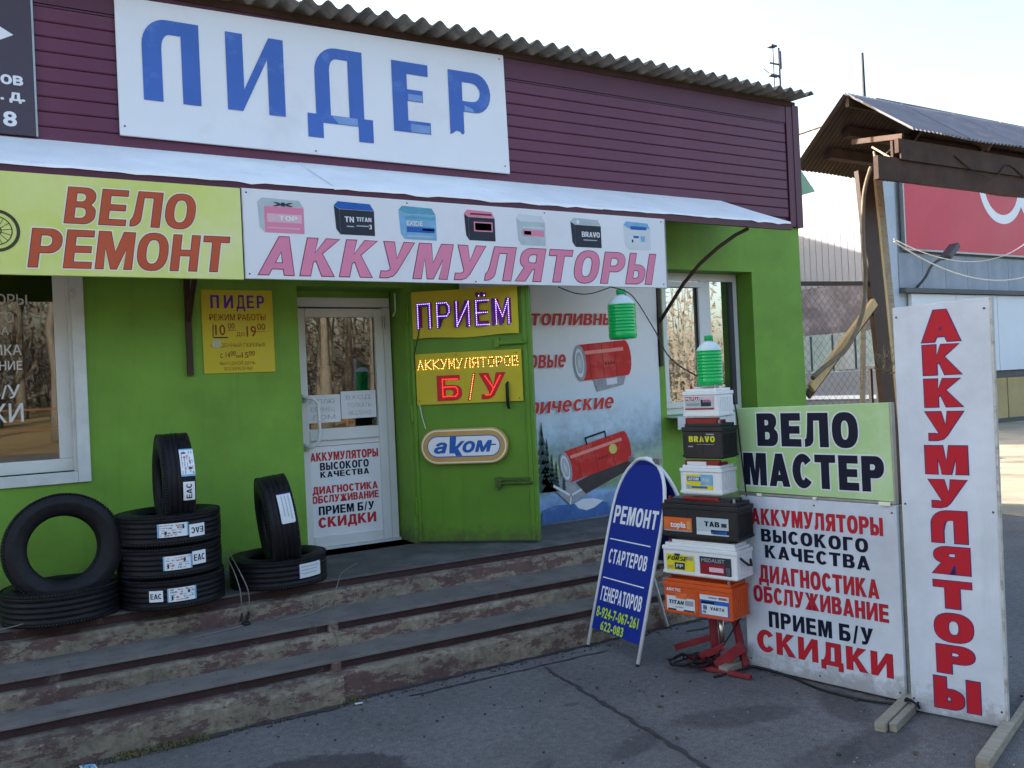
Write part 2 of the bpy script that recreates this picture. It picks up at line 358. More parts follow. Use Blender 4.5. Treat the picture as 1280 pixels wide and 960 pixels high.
# own block letter shapes, so that heavy strokes keep clean counters
from mathutils.geometry import tessellate_polygon
def _rr(x0, y0, x1, y1, r, which='abcd', n=5, k=1.0):
    """rectangle with chosen rounded corners: a bottom left, b bottom right, c top right, d top left; counter clockwise"""
    r = max(0.001, min(r, (x1-x0)/2*.98, (y1-y0)/2*.98)); o = []
    for c, (px, py), (cx, cy), a in (('a',(x0,y0),(x0+r,y0+r),180),('b',(x1,y0),(x1-r,y0+r),270),('c',(x1,y1),(x1-r,y1-r),0),('d',(x0,y1),(x0+r,y1-r),90)):
        o += arc(cx, cy, r, r, a, a+90, n) if c in which else [(px, py)]
    return o
def _glyph(ch, t):
    """list of (outer, holes) for cap height 1, stem t; returns width too"""
    h = t*.78; w = .50+t*.85
    if ch == ' ': return [], .30
    if ch == 'е':
        w += .04; ib = .5-h*.42
        return [(arc(w/2,.5,w/2,.515,0,318,22)+arc(w/2,.5,w/2-t,.5-h,318,200,9)+[(w/2-(w/2-t)*.97, ib),(w, ib)], [arc(w/2,.5,w/2-t,.5-h,20,160,9)])], w
    if ch == 'р': return [([(0,-.38),(t,-.38),(t,.02)]+_rr(0,.0,w,1,.3,'bc')[1:-1]+[(0,1)], [_rr(t,h,w-t,1-h,.2,'bc')])], w
    if ch in 'топливнкзчсыг': return _glyph(ch.upper(), t)
    if ch in 'АA':
        w += .06; a = t*.92; q = w/2-a/2; e = t*.92; y0 = .16; h *= .85; ins = lambda y: e+y*q
        ya = (w/2-e)/q; hole = [] if ya < y0+h+.08 else [[(ins(y0+h), y0+h), (w-ins(y0+h), y0+h), (w/2, ya)]]
        return [([(0,0),(e,0),(ins(y0),y0),(w-ins(y0),y0),(w-e,0),(w,0),(w/2+a/2,1),(w/2-a/2,1)], hole)], w
    if ch == 'Б': return [([(0,0)]+_rr(0,0,w,.62,.25,'bc')[1:-1]+[(t,.62),(t,1-h),(w*.93,1-h),(w*.93,1),(0,1)], [_rr(t,h,w-t,.62-h,.13,'bc')])], w
    if ch in 'ВB':
        m = .53; o = [(0,0)]+arc(w-.24,.24,.24,.24,-90,0,6)+arc(w-.2,m-.19,.2,.19,0,62,4)+arc(w*.95-.19,m+.19,.19,.19,-55,0,4)+arc(w*.95-.22,.78,.22,.22,0,90,6)+[(0,1)]
        hh = h*.9; return [(o, [_rr(t,hh,w-t,m-hh*.5,.13,'bc'), _rr(t,m+hh*.5,w*.95-t,1-hh,.12,'bc')])], w
    if ch == 'Г': return [([(0,0),(t,0),(t,1-h),(w*.85,1-h),(w*.85,1),(0,1)], [])], w*.85
    if ch == 'Д':
        w += .12; f = t*.72; x1 = w-.07
        return [([(0,-.19),(f,-.19),(f,0),(w-f,0),(w-f,-.19),(w,-.19),(w,h),(x1,h),(x1,1),(.2,1),(.19,.6),(.16,.36),(.09,h),(0,h)], [[(.09+t*1.05,h),(x1-t,h),(x1-t,1-h),(.2+t*.72,1-h),(.195+t*.72,.55),(.17+t*.82,.36)]])], w
    if ch in 'ЕEЁ':
        r = [([(0,0),(w*.92,0),(w*.92,h),(t,h),(t,.5-h*.5),(w*.86,.5-h*.5),(w*.86,.5+h*.5),(t,.5+h*.5),(t,1-h),(w*.9,1-h),(w*.9,1),(0,1)], [])]
        if ch == 'Ё': r += [(_rr(w*.12,1.1,w*.36,1.26,.01), []), (_rr(w*.56,1.1,w*.8,1.26,.01), [])]
        return r, w*.92
    if ch == 'F': return [([(0,0),(t,0),(t,.5-h*.5),(w*.84,.5-h*.5),(w*.84,.5+h*.5),(t,.5+h*.5),(t,1-h),(w*.9,1-h),(w*.9,1),(0,1)], [])], w*.9
    if ch == 'Ж':
        w += .35; c = w/2; g = t*.5
        return [([(0,0),(t*1.05,0),(c-g-.02,.40),(c-g,.40),(c-g,0),(c+g,0),(c+g,.40),(c+g+.02,.40),(w-t*1.05,0),(w,0),(w-t*1.05-.08,.52),(w-.02,1),(w-.02-t*.95,1),(c+g+.02,.62),(c+g,.62),(c+g,1),(c-g,1),(c-g,.62),(c-g-.02,.62),(.02+t*.95,1),(.02,1),(t*1.05+.08,.52)], [])], w
    if ch in 'ИЙ': return [([(0,0),(t*.95,0),(w-t*.95+.06,.62),(w-t*.95+.06,0),(w+.06,0),(w+.06,1),(w+.06-t*.95,1),(t*.95,.38),(t*.95,1),(0,1)], [])], w+.06
    if ch == 'N': return [([(0,0),(t*.9,0),(t*.9,.62),(w-t*.9,0),(w,0),(w,1),(w-t*.9,1),(w-t*.9,.38),(t*.9,1),(0,1)], [])], w
    if ch in 'КK': return [([(0,0),(t,0),(t,.36),(t+.06,.42),(w-t*1.12+.04,0),(w+.06,0),(t+.16,.60),(w+.02,1),(w-t*1.18,1),(t,.60),(t,1),(0,1)], [])], w+.06
    if ch == 'Л': 
        w += .04; return [([(0,0),(.05,0)]+arc(.02,.22,t*.55+.11,.22,-75,0,5)[1:]+[(t*.55+.15,1-h),(w-t,1-h),(w-t,0),(w,0),(w,1),(.10+.02,1),(.08,.42),(.05,.25),(0,h)], [])], w
    if ch == 'М': 
        w += .18; return [([(0,0),(t*.9,0),(t*.9,.58),(w/2-t*.34,0),(w/2+t*.34,0),(w-t*.9,.58),(w-t*.9,0),(w,0),(w,1),(w-t*1.35,1),(w/2,.44),(t*1.35,1),(0,1)], [])], w
    if ch in 'НH': return [([(0,0),(t,0),(t,.5-h*.5),(w-t,.5-h*.5),(w-t,0),(w,0),(w,1),(w-t,1),(w-t,.5+h*.5),(t,.5+h*.5),(t,1),(0,1)], [])], w
    if ch in 'ОO0': 
        if ch == '0': w *= .9
        ww = w+.07 if ch != '0' else w
        E = lambda a, b, c, d: [((a+c)/2+(c-a)/2*math.copysign(abs(math.cos(rad(q)))**.82, math.cos(rad(q))), (b+d)/2+(d-b)/2*math.copysign(abs(math.sin(rad(q)))**.82, math.sin(rad(q)))) for q in range(0,360,15)]
        return [(E(0,-.015,ww,1.015), [E(t,h,ww-t,1-h)])], ww
    if ch == 'П': return [([(0,0),(t,0),(t,1-h),(w-t,1-h),(w-t,0),(w,0),(w,1),(0,1)], [])], w
    if ch in 'РP': return [([(0,0),(t,0),(t,.38),]+_rr(0,.38,w,1,.27,'bc')[1:-1]+[(0,1)], [_rr(t,.38+h,w-t,1-h,.13,'bc')])], w
    if ch == 'R': return [([(0,0),(t,0),(t,.38),(w*.42,.38),(w-t*1.05,0),(w+.04,0),(w*.78,.41)]+arc(w-.24,.66,.24,.25,-62,0,4)+arc(w-.27,.73,.27,.27,0,90,6)+[(0,1)], [_rr(t,.38+h,w-t,1-h,.13,'bc')])], w+.04
    if ch in 'СC':
        w += .04; o = arc(w/2, .5, w/2, .515, 38, 322, 22); i_ = arc(w/2+.01, .5, w/2-t, .5-h, 320, 40, 18)
        return [(o+i_, [])], w*.93
    if ch == 'S' or ch == 'З':
        m = .5; o = arc(w*.5,.29,w*.5,.305,-160,45,12)+arc(w*.5,.72,w*.5-.02,.29,-30,160,12) if ch == 'З' else None
        if ch == 'З': return [(o+arc(w*.5,.72,w*.5-t,.29-h,150,-55,9)+[(w*.35,m+h*.45),(w*.35,m-h*.45)]+arc(w*.5,.29,w*.5-t,.305-h,60,-155,9), [])], w
        return [([(.02,.05),(.14,-.01),(w*.55,-.015),(w*.85,.03),(w,.18),(w,.38),(w*.86,.52),(w*.5,.58),(t*1.0,.66),(t*1.0,.80),(w*.35,.86),(w*.92,.80),(w*.92,.95),(w*.75,1.01),(w*.4,1.015),(.1,.97),(0,.82),(0,.62),(.14,.49),(w*.5,.43),(w-t,.34),(w-t,.22),(w*.6,.14),(.02,.22)], [])], w
    if ch in 'ТT': return [([(w/2-t/2,0),(w/2+t/2,0),(w/2+t/2,1-h),(w,1-h),(w,1),(0,1),(0,1-h),(w/2-t/2,1-h)], [])], w
    if ch == 'У': 
        w += .05; return [([(.06,0),(.24,0),(.36,.05),(.44,.17),(w,1),(w-t*1.12,1),(w/2+.02,.52),(t*1.12,1),(0,1),(w/2-t*.42,.26),(w/2-t*.5,.20),(.20,h),(.06,h)], [])], w
    if ch == 'V': return [([(w/2-t*.55,0),(w/2+t*.55,0),(w+.03,1),(w+.03-t*1.08,1),(w/2,.34),(t*1.08-.03,1),(-.03,1)], [])], w
    if ch == 'Ч': return [([(w-t,0),(w,0),(w,1),(w-t,1),(w-t,.36+h)]+[(t+.08,.36+h),(t,.46+h),(t,1),(0,1)]+arc(.24,.58,.24,.24,180,265,5)+[(w-t,.35)], [])], w
    if ch == 'Ы':
        bw = w*.86; g = .07; return [([(0,0)]+_rr(0,0,bw,.62,.25,'bc')[1:-1]+[(t*.92,.62),(t*.92,1),(0,1)], [_rr(t*.92,h,bw-t*.92,.62-h,.12,'bc')]), ([(bw+g,0),(bw+g+t*.95,0),(bw+g+t*.95,1),(bw+g,1)], [])], bw+g+t*.95
    if ch == 'Ь': return [([(0,0)]+_rr(0,0,w,.62,.25,'bc')[1:-1]+[(t,.62),(t,1),(0,1)], [_rr(t,h,w-t,.62-h,.13,'bc')])], w
    if ch == 'Я':
        g, ww = _glyph('R', t); return [([(ww-x, y) for x, y in o][::-1], [[(ww-x, y) for x, y in hh][::-1] for hh in hs]) for o, hs in g], ww
    if ch == 'I': return [([(0,0),(t,0),(t,1),(0,1)], [])], t
    if ch == '/': return [([(0,-.05),(t*.6,-.05),(.34+t*.1,1.03),(.34-t*.5,1.03)], [])], .34+t*.1
    if ch == '-': return [([(0,.4),(.3,.4),(.3,.4+h),(0,.4+h)], [])], .3
    if ch == '.': return [([(0,0),(t,0),(t,h),(0,h)], [])], t
    return None
def _area(L): return sum(a[0]*b[1]-b[0]*a[1] for a, b in zip(L, L[1:]+L[:1]))/2
def _clean(L):
    o = []
    for p in L:
        if not o or math.hypot(p[0]-o[-1][0], p[1]-o[-1][1]) > 1e-5: o.append(p)
    if math.hypot(o[0][0]-o[-1][0], o[0][1]-o[-1][1]) < 1e-5: o.pop()
    return o
def _grow(L, d):
    """move a loop outwards (counter clockwise loops grow, clockwise ones shrink)"""
    n = len(L); out = []
    for i in range(n):
        a, b, c = L[i-1], L[i], L[(i+1) % n]
        u = Vector((b[0]-a[0], b[1]-a[1])); v = Vector((c[0]-b[0], c[1]-b[1]))
        if u.length < 1e-9 or v.length < 1e-9: out.append(b); continue
        u.normalize(); v.normalize(); n1 = Vector((u.y, -u.x)); n2 = Vector((v.y, -v.x)); m = n1+n2
        if m.length < .3: out.append((b[0]+n1.x*d, b[1]+n1.y*d)); continue
        m.normalize(); k = min(1/max(m.dot(n1), .45), 1.8)
        out.append((b[0]+m.x*d*k, b[1]+m.y*d*k))
    return out
FIXT = {}
def own_letters(mb, s, u0, u1, v0, v1, d, t, shear, gap, grow, warp, rise):
    G = []; x = 0
    for ch in s:
        g, w_ = _glyph(ch, t); G.append((g, x)); x += w_+(gap if ch != ' ' else .02)
    x -= gap; xs_ = x+shear*1.0; fx = (u1-u0)/xs_; fy = v1-v0
    for gi, (g, gx) in enumerate(G):
        for outer, holes in g:
            loops = []
            for hi, L in enumerate([outer]+holes):
                L = _clean([(u0+(gx+px+shear*py)*fx, v0+py*fy+rise*(gx/x)) for px, py in L])
                ccw = _area(L) > 0
                if ccw != (hi == 0): L = L[::-1]
                if grow:
                    N = _grow(L, grow)
                    if hi and (_area(N) >= 0 or abs(_area(N)) < abs(_area(L))*.06): continue
                    L = N
                loops.append(L)
            V = [p for L in loops for p in L]
            tri = tessellate_polygon([[Vector((p[0], p[1], 0)) for p in L] for L in loops])
            dd = d+(.00018 if gi % 2 else 0)
            P_ = [warp(p[0], p[1], dd) if warp else (p[0], -dd, p[1]) for p in V]
            F_ = []
            for a, b, c in tri:
                A, B, C_ = V[a], V[b], V[c]
                F_.append((a, b, c) if (B[0]-A[0])*(C_[1]-A[1])-(C_[0]-A[0])*(B[1]-A[1]) > 0 else (a, c, b))
            mb.add(P_, F_)
    return mb
OWN = set('топливнкзчсыгер АБВГДЕЁЖЗИКЛМНОПРСТУЧЫЬЯ/ABCEFHIKNOPRSTV')
def letters(mb, s, u0, u1, v0, v1, d, off=.02, shear=0, sp=1.0, outline=0, warp=None, low=False, rise=0):
    """flat text fitted to u0..u1 and cap height v0..v1, d in front of the sheet; off sets the weight, outline the halo (share of cap height)"""
    if off >= .028 and not low and all(c in OWN for c in s):
        return own_letters(mb, s, u0, u1, v0, v1, d, .12+off*2.4, shear, .085+(sp-1)*.6, outline*(v1-v0), warp, rise)
    b0 = 0; s = s.replace('ы', 'ь\u0131').replace('Ы', 'ЬI')
    vs, of = _text(s, b0, shear, sp)
    a, b = min(p[0] for p in vs), max(p[0] for p in vs)
    if low: c, e = min(p[1] for p in vs), max(p[1] for p in vs)
    else: c, e = _cap(b0)
    ex = (off-b0)+outline
    fu, fv = (u1-u0)/(b-a), (v1-v0)/(e-c)
    shifts = [(0, 0)]
    if ex > .001:
        shifts = [(0,0)]+[(ex*.8*math.cos(rad(q)), ex*.7*math.sin(rad(q))) for q in range(0, 360, 45)]
        if ex > .04: shifts += [(ex*.5*math.cos(rad(q)), ex*.45*math.sin(rad(q))) for q in range(0, 360, 60)]
    for k, (sx, sy) in enumerate(shifts):
        dd = d+.00022*k
        pts = []
        for x, y in vs:
            u = u0+(x+sx-a)*fu; v = v0+(y+sy-c)*fv + rise*(x-a)/(b-a)
            pts.append(warp(u, v, dd) if warp else (u, -dd, v))
        mb.add(pts, of)
    return mb
STROKE = {'П': [[(0,0),(0,1),(1,1),(1,0)]], 'Р': [[(0,0),(0,1),(.8,1),(1,.85),(1,.6),(.8,.45),(0,.45)]], 'И': [[(0,1),(0,0),(1,1),(1,0)]],
 'Ё': [[(1,1),(0,1),(0,0),(1,0)], [(0,.5),(.9,.5)], [(.25,1.2),(.26,1.21)], [(.7,1.2),(.71,1.21)]], 'Е': [[(1,1),(0,1),(0,0),(1,0)], [(0,.5),(.9,.5)]],
 'М': [[(0,0),(0,1),(.5,.3),(1,1),(1,0)]], 'А': [[(0,0),(.5,1),(1,0)], [(.2,.35),(.8,.35)]], 'К': [[(0,0),(0,1)], [(1,1),(0,.5),(1,0)]],
 'У': [[(0,1),(.5,.4)], [(1,1),(.3,0),(0,0)]], 'Л': [[(0,0),(.4,1),(1,1),(1,0)]], 'Я': [[(1,0),(1,1),(.2,1),(0,.85),(0,.6),(.2,.45),(1,.45)], [(.5,.45),(0,0)]],
 'Т': [[(0,1),(1,1)], [(.5,1),(.5,0)]], 'О': [[(.3,0),(0,.3),(0,.7),(.3,1),(.7,1),(1,.7),(1,.3),(.7,0),(.3,0)]],
 'В': [[(0,0),(0,1),(.8,1),(.9,.75),(.75,.53),(0,.53)], [(.75,.53),(1,.35),(.9,0),(0,0)]], 'Б': [[(1,1),(0,1),(0,0),(.85,0),(1,.15),(1,.4),(.85,.55),(0,.55)]],
 '/': [[(0,0),(1,1)]]}
def leds(mb, s, u0, u1, v0, v1, d, step, r, wid=.68, rise=0):
    """small light bulbs along the strokes of each letter"""
    n = len(s); cw = (u1-u0)/(n-1+wid)
    for i, ch in enumerate(s):
        for st in STROKE.get(ch, []):
            P = [(u0+cw*(i+wid*x), v0+(v1-v0)*y+rise*(i+wid*x)/n) for x, y in st]
            for (a, b), (c, e) in zip(P, P[1:]):
                L = math.hypot(c-a, e-b); k = max(1, int(L/step))
                for q in range(k+1):
                    x = a+(c-a)*q/k; z = b+(e-b)*q/k
                    mb.add([(x-r,-d,z),(x,-d,z-r),(x+r,-d,z),(x,-d,z+r),(x,-d-r*1.2,z)], ((0,1,4),(1,2,4),(2,3,4),(3,0,4)))
    return mb
def board(t, w0, w1, z0, z1, th, m, y=0, name='panel', bevel=.002):
    return obj(name, MB().box(w0, w1, y-th, y, z0, z1), m, t, bevel=bevel)

# ================================================================== SETTING
obj('ground', MB().quad((-150,-150,0),(200,-150,0),(200,200,0),(-150,200,0)), ASPH, kind='structure')
GRASSY = mat('dry yellow grass ground', (.30, .22, .10), .95, .4, .5, .3, 8, dirt=(.16, .12, .06), dscale=.25)
obj('verge', MB().quad((-60,-60,.006),(60,-60,.006),(60,-15,.006),(-60,-15,.006)), GRASSY, kind='structure')
def ribbon(name, pts, wd, m, z=.005):
    mb = MB(); L = []; R = []
    for i, p in enumerate(pts):
        a = Vector(pts[max(i-1,0)]); b = Vector(pts[min(i+1,len(pts)-1)]); d = (b-a).normalized(); nn = Vector((-d.y, d.x))
        wv = wd*(.55+random.random()*.8)/2
        L.append((p[0]+nn.x*wv, p[1]+nn.y*wv, z)); R.append((p[0]-nn.x*wv, p[1]-nn.y*wv, z))
    for i in range(len(pts)-1): mb.quad(L[i], R[i], R[i+1], L[i+1])
    return obj(name, mb, m, kind='structure')
LOT = mat('dusty lot brightened by sun', (.34, .30, .22), .95, .3, 1.2, .4, 20, dirt=(.2, .18, .15), dscale=.8)  # dusty ground, its colour lightened to strengthen the sunlit patch
obj('dusty_sunlit_lot', MB().poly([(9.3,-3.2,.004),(30,-5,.004),(60,8.4,.004),(20.4,8.4,.004),(11.5,4.5,.004),(9.8,.2,.004),(9.6,-.8,.004)]), LOT, kind='structure')
CRACK_SHADE = mat('crack dirt and gap shade', (.052, .049, .047), .95, .3, 20, .4, 60)  # dirt in the joints, and shade painted along the step foot
def jag(a, b, n, j): return [(a[0]+(b[0]-a[0])*i/n+random.uniform(-j,j), a[1]+(b[1]-a[1])*i/n+random.uniform(-j,j)) for i in range(n+1)]
ribbon('joint_and_gap_shade', jag((2.76,-1.74),(2.58,-3.4),44,.010)+jag((2.58,-3.45),(2.5,-4.6),16,.012), .024, CRACK_SHADE)
ribbon('joint_and_gap_shade', jag((1.9,-1.70),(3.25,-1.72),26,.008), .016, CRACK_SHADE, .0045)
ribbon('joint_and_gap_shade', jag((-1.2,-1.612),(1.58,-1.60),70,.012), .055, CRACK_SHADE, .0055)  # dark strip painting the shadow gap and debris under the left steps
ribbon('joint_and_gap_shade', jag((1.58,-1.555),(5.4,-1.553),90,.009), .035, CRACK_SHADE, .0055)  # same painted gap shade and debris along the right steps
ribbon('joint_and_gap_shade', jag((3.9,-1.72),(7.2,-1.9),30,.01), .018, CRACK_SHADE, .0045)

# ---- steps: a porch floor, two treads and the risers between them
ZP, Z1, Z2 = .515, .355, .21
st = thing('entrance_steps', 'three worn concrete steps with peeling dark red paint below the shop front', 'steps', (1.5,-.8,0))
st['kind'] = 'structure'; del st['category']
def loc(mb, o):
    inv = Vector(o.location); mb.v = [(x-inv.x, y-inv.y, z-inv.z) for x, y, z in mb.v]; return mb
XL, XR = -3.2, 4.9
def rough_block(x0, x1, yf, yb, zb, zt, seg=.022, jit=.008, seedv=1):
    """riser block whose top front edge is chipped"""
    rnd = random.Random(seedv); n = int((x1-x0)/seg); mb = MB(); rows = []
    low = 0
    for i in range(n+1):
        x = x0+(x1-x0)*i/n
        if rnd.random() < .07: low = rnd.uniform(0, 1.6)
        low *= .8
        c = jit*(rnd.random()*.7+low); dz = jit*(rnd.random()*.6+low*1.3)
        rows.append([(x, yf-rnd.uniform(-.0015,.0025), zb), (x, yf+rnd.uniform(-.002,.002), zb+(zt-zb)*.5), (x, yf+c*.25, zt-.012-dz), (x, yf+.004+c, zt-dz*.35), (x, yf+.03+c, zt), (x, yb, zt)])
    k = len(rows[0]); vs = [p for r in rows for p in r]; fs = []
    for i in range(n):
        for j in range(k-1): fs.append((i*k+j, (i+1)*k+j, (i+1)*k+j+1, i*k+j+1))
    mb.add(vs, fs)
    mb.poly(rows[0][::-1]); mb.poly(rows[-1]); return mb
def tread(x0, x1, yf, yb, z, seedv):
    rnd = random.Random(seedv); n = int((x1-x0)/.06); vs = []; fs = []
    for i in range(n+1):
        x = x0+(x1-x0)*i/n; e = rnd.uniform(-.003, .003)
        vs += [(x, yf+e, z-.014), (x, yf+.002+e, z-.003), (x, yf+.009+e, z), (x, yb, z)]
    for i in range(n):
        for j in range(3): fs.append((i*4+j, (i+1)*4+j, (i+1)*4+j+1, i*4+j+1))
    mb = MB().add(vs, fs); mb.box(x0, x1, yf+.03, yb, z-.015, z-.006); return mb
# porch
def sobj(n, mb, m): return obj(n, loc(mb, st), m, st)
sobj('porch_floor', tread(XL, 7.3, -.80, .6, ZP, 3).box(XL, 7.3, -.74, .6, 0, ZP-.02), PORCHM)
sobj('band', MB().box(XL, 7.3, -.785, -.75, ZP-.075, ZP-.012), BAND)
sobj('riser', rough_block(XL, 1.64, -.885, -.74, Z1-.02, ZP-.06, jit=.012, seedv=5), RISER)
sobj('riser', rough_block(1.642, 7.3, -.862, -.74, Z1-.02, ZP-.06, jit=.004, seedv=6), RISER)
sobj('tread', tread(XL, XR+.6, -1.20, -.75, Z1, 4), TREAD)
sobj('band', MB().box(XL, 1.63, -1.175, -1.13, Z1-.065, Z1-.012).box(1.69, XR+.6, -1.175, -1.13, Z1-.065, Z1-.012), BAND)
sobj('pier', MB().box(1.632, 1.688, -1.205, -1.13, Z1-.07, Z1-.012), RISER)
sobj('riser', rough_block(XL, 1.66, -1.235, -1.13, Z2-.02, Z1-.06, jit=.012, seedv=8), RISER)
sobj('riser', rough_block(1.662, XR+.6, -1.225, -1.13, Z2-.02, Z1-.06, jit=.004, seedv=9), RISER)
sobj('tread', tread(XL, XR+.9, -1.465, -1.15, Z2, 12), TREAD)
sobj('band', MB().box(XL, 1.55, -1.44, -1.40, Z2-.065, Z2-.012).box(1.605, XR+.9, -1.44, -1.40, Z2-.065, Z2-.012), BAND)
sobj('pier', MB().box(1.552, 1.603, -1.478, -1.40, Z2-.07, Z2-.012), RISER)
sobj('riser', rough_block(XL, 1.58, -1.585, -1.40, -.05, Z2-.062, jit=.016, seedv=13), RISER)
sobj('riser', rough_block(1.582, XR+.9, -1.535, -1.40, -.05, Z2-.06, jit=.008, seedv=14), RISER)

# ================================================================== SHOP
XE = 7.12; XW = -3.2; YB = 5.0
shop = thing('shop_building', 'green plastered auto shop with maroon siding, white ledge and corrugated grey roof', 'building', (3.5, 0, 0))
def P(name, mb, m, **k): return obj(name, loc(mb, shop), m, shop, **k)
# wall with openings (front skin + reveals)
WX0, WX1, WZ0, WZ1 = -1.3, .455, 1.25, 2.62
DX0, DX1, DZ0, DZ1 = 1.90, 2.735, ZP, 2.47
RX0, RX1, RZ0, RZ1 = 5.28, 6.43, 1.34, 2.69
wall = MB()
xs = [XW, WX0, WX1, DX0, DX1, RX0, RX1, XE]; zs = [0, ZP, WZ0, RZ0, DZ1, WZ1, RZ1, 4.36]
zs = sorted(set(zs))
op = [(WX0, WX1, WZ0, WZ1), (DX0, DX1, DZ0, DZ1), (RX0, RX1, RZ0, RZ1)]
for i in range(len(xs)-1):
    for j in range(len(zs)-1):
        cx, cz = (xs[i]+xs[i+1])/2, (zs[j]+zs[j+1])/2
        if any(a < cx < b and c < cz < d for a, b, c, d in op): continue
        wall.quad((xs[i],0,zs[j]), (xs[i+1],0,zs[j]), (xs[i+1],0,zs[j+1]), (xs[i],0,zs[j+1]))
for (a, b, c, d), dp in zip(op, (.16, .42, .28)):
    wall.quad((a,0,c),(a,dp,c),(a,dp,d),(a,0,d)); wall.quad((b,0,c),(b,0,d),(b,dp,d),(b,dp,c))
    wall.quad((a,0,d),(a,dp,d),(b,dp,d),(b,0,d)); wall.quad((a,0,c),(b,0,c),(b,dp,c),(a,dp,c))
wall.quad((XE,0,0),(XE,YB,0),(XE,YB,4.36),(XE,0,4.36)).quad((XW,0,0),(XW,0,4.36),(XW,YB,4.36),(XW,YB,0)).quad((XW,YB,0),(XW,YB,4.36),(XE,YB,4.36),(XE,YB,0))
P('wall', wall, GREEN)
# dark rooms behind the openings
P('interior', MB().box(-2.6,6.9,1.6,1.62,.3,3.1).box(-2.6,6.9,.3,1.6,3.0,3.02).box(-2.6,6.9,.44,1.6,.3,.32).box(1.2,1.22,.3,1.6,.3,3.1).box(3.6,3.62,.3,1.6,.3,3.1), DARKIN)
# siding
SZ0, SZ1 = 3.215, 4.19; pitch_ = .0945
prof = [(0, -.006), (.004, -.020), (.012, -.024), (.0915, -.024), (.0915, -.006), (.0945, -.006)]
def plank_mesh(L):
    vs = []; fs = []
    n = len(prof)
    for x in (-L/2, L/2):
        for z, y in prof: vs.append((x, y, z))
    for i in range(n-1): fs.append((i, n+i, n+i+1, i+1))
    fs.append(tuple(range(n))[::-1]); fs.append(tuple(n+i for i in range(n)))
    mb = MB(); mb.v = vs; mb.f = fs; return mesh('siding_plank', mb, MAROON)
pm = plank_mesh(10.18)
z = SZ1-.0945
while z > SZ0-.05:
    obj('siding_plank', pm, None, shop, loc=(-1.63, 0, z)); z -= .0945
P('siding_backing', MB().box(XW, XE-.02, -.006, -.001, SZ0-.03, 4.36), MAROOND)
P('top_trim', MB().box(XW, XE-.06, -.030, -.007, SZ1+.018, 4.37).box(XW, XE-.06, -.024, -.007, SZ1+.002, SZ1+.014), MAROOND)
P('corner_trim', MB().box(XE-.145, XE-.062, -.036, -.007, SZ0-.03, 4.37).box(XE-.059, XE+.03, -.042, .01, SZ0-.06, 4.39).box(XE+.004, XE+.03, .01, .11, SZ0-.06, 4.39), MAROOND)
P('bottom_trim', MB().box(XW, XE-.06, -.034, -.007, SZ0-.055, SZ0-.003), MAROOND)
# side siding
P('side_siding', MB().box(XE+.002, XE+.02, .11, YB, SZ0-.05, 4.36), MAROON)
# ledge
led_ = thing('x','x','x') ; bpy.data.objects.remove(led_)
lx = [XW, -.15, 1.95, 4.05, 6.18]
for i in range(4):
    a, b = lx[i], lx[i+1]+(.05 if i < 3 else 0); rnd = random.Random(40+i); mb = MB(); n = 26; up = .0022*i
    vs = []; fs = []
    for k in range(n+1):
        t = k/n; x = a+(b-a)*t
        xt = min(x, 6.04) if i == 3 else x
        e = rnd.uniform(-.004,.004); e2 = rnd.uniform(-.012,.006) if rnd.random() < .35 else rnd.uniform(-.002,.002)
        vs += [(xt,-.022,3.352+up), (x if i<3 else xt+(x-xt)*.5,-.36,3.19+up+e), (x,-.735,3.024+up+e*.5), (x,-.742,3.006+up+e2)]
    for k in range(n):
        for j in range(3): fs.append((k*4+j, k*4+j+1, (k+1)*4+j+1, (k+1)*4+j))
    P('ledge_sheet', mb.add(vs, fs), LEDGE)
P('ledge_fascia', MB().box(XW, 6.20, -.732, -.70, 2.962, 3.018), MAROOND)
# roof of corrugated sheets
def sheet_mesh(wd, y0, y1, z0, slope, per, amp, name, m, n_per=8, th=.007):
    n = int(round(wd/per*n_per)); vs = []; fs = []
    for k in range(n+1):
        x = wd*k/n; h = amp*math.cos(2*math.pi*x/per)
        for y in (y0, y1):
            vs += [(x, y, z0+slope*(y-y0)+h), (x, y, z0+slope*(y-y0)+h-th)]
    for k in range(n):
        a = k*4; b = a+4
        fs += [(a, b, b+2, a+2), (a+1, a+3, b+3, b+1), (a, a+1, b+1, b), (a+2, b+2, b+3, a+3)]
    fs += [(0,2,3,1), (n*4, n*4+1, n*4+3, n*4+2)]
    mb = MB(); mb.v = vs; mb.f = fs; me = mesh(name, mb, m); me.polygons.foreach_set('use_smooth', [len(p.vertices) == 4 and abs(p.normal.z) > .3 for p in me.polygons]); return me
per = .146
sm = sheet_mesh(per*8.25, -.24, 1.5, 0, .06, per, .026, 'roof_sheet', SLATE)
n = 9
for i in range(n):
    obj('roof_sheet', sm, None, shop, loc=(XE+.03-3.5-per*8*(i+1)-.06+.03, random.uniform(-.012,.012), 4.455+.003*(i % 2)))
sm2 = sheet_mesh(per*8.25*n*.965, 1.4, YB+.2, 0, .06, per, .026, 'roof_back', SLATE, 6)
obj('roof_back', sm2, None, shop, loc=(XW-3.5, 0, 4.55))
P('roof_batten', MB().box(XW, XE, -.03, .02, 4.375, 4.428), WOODB)

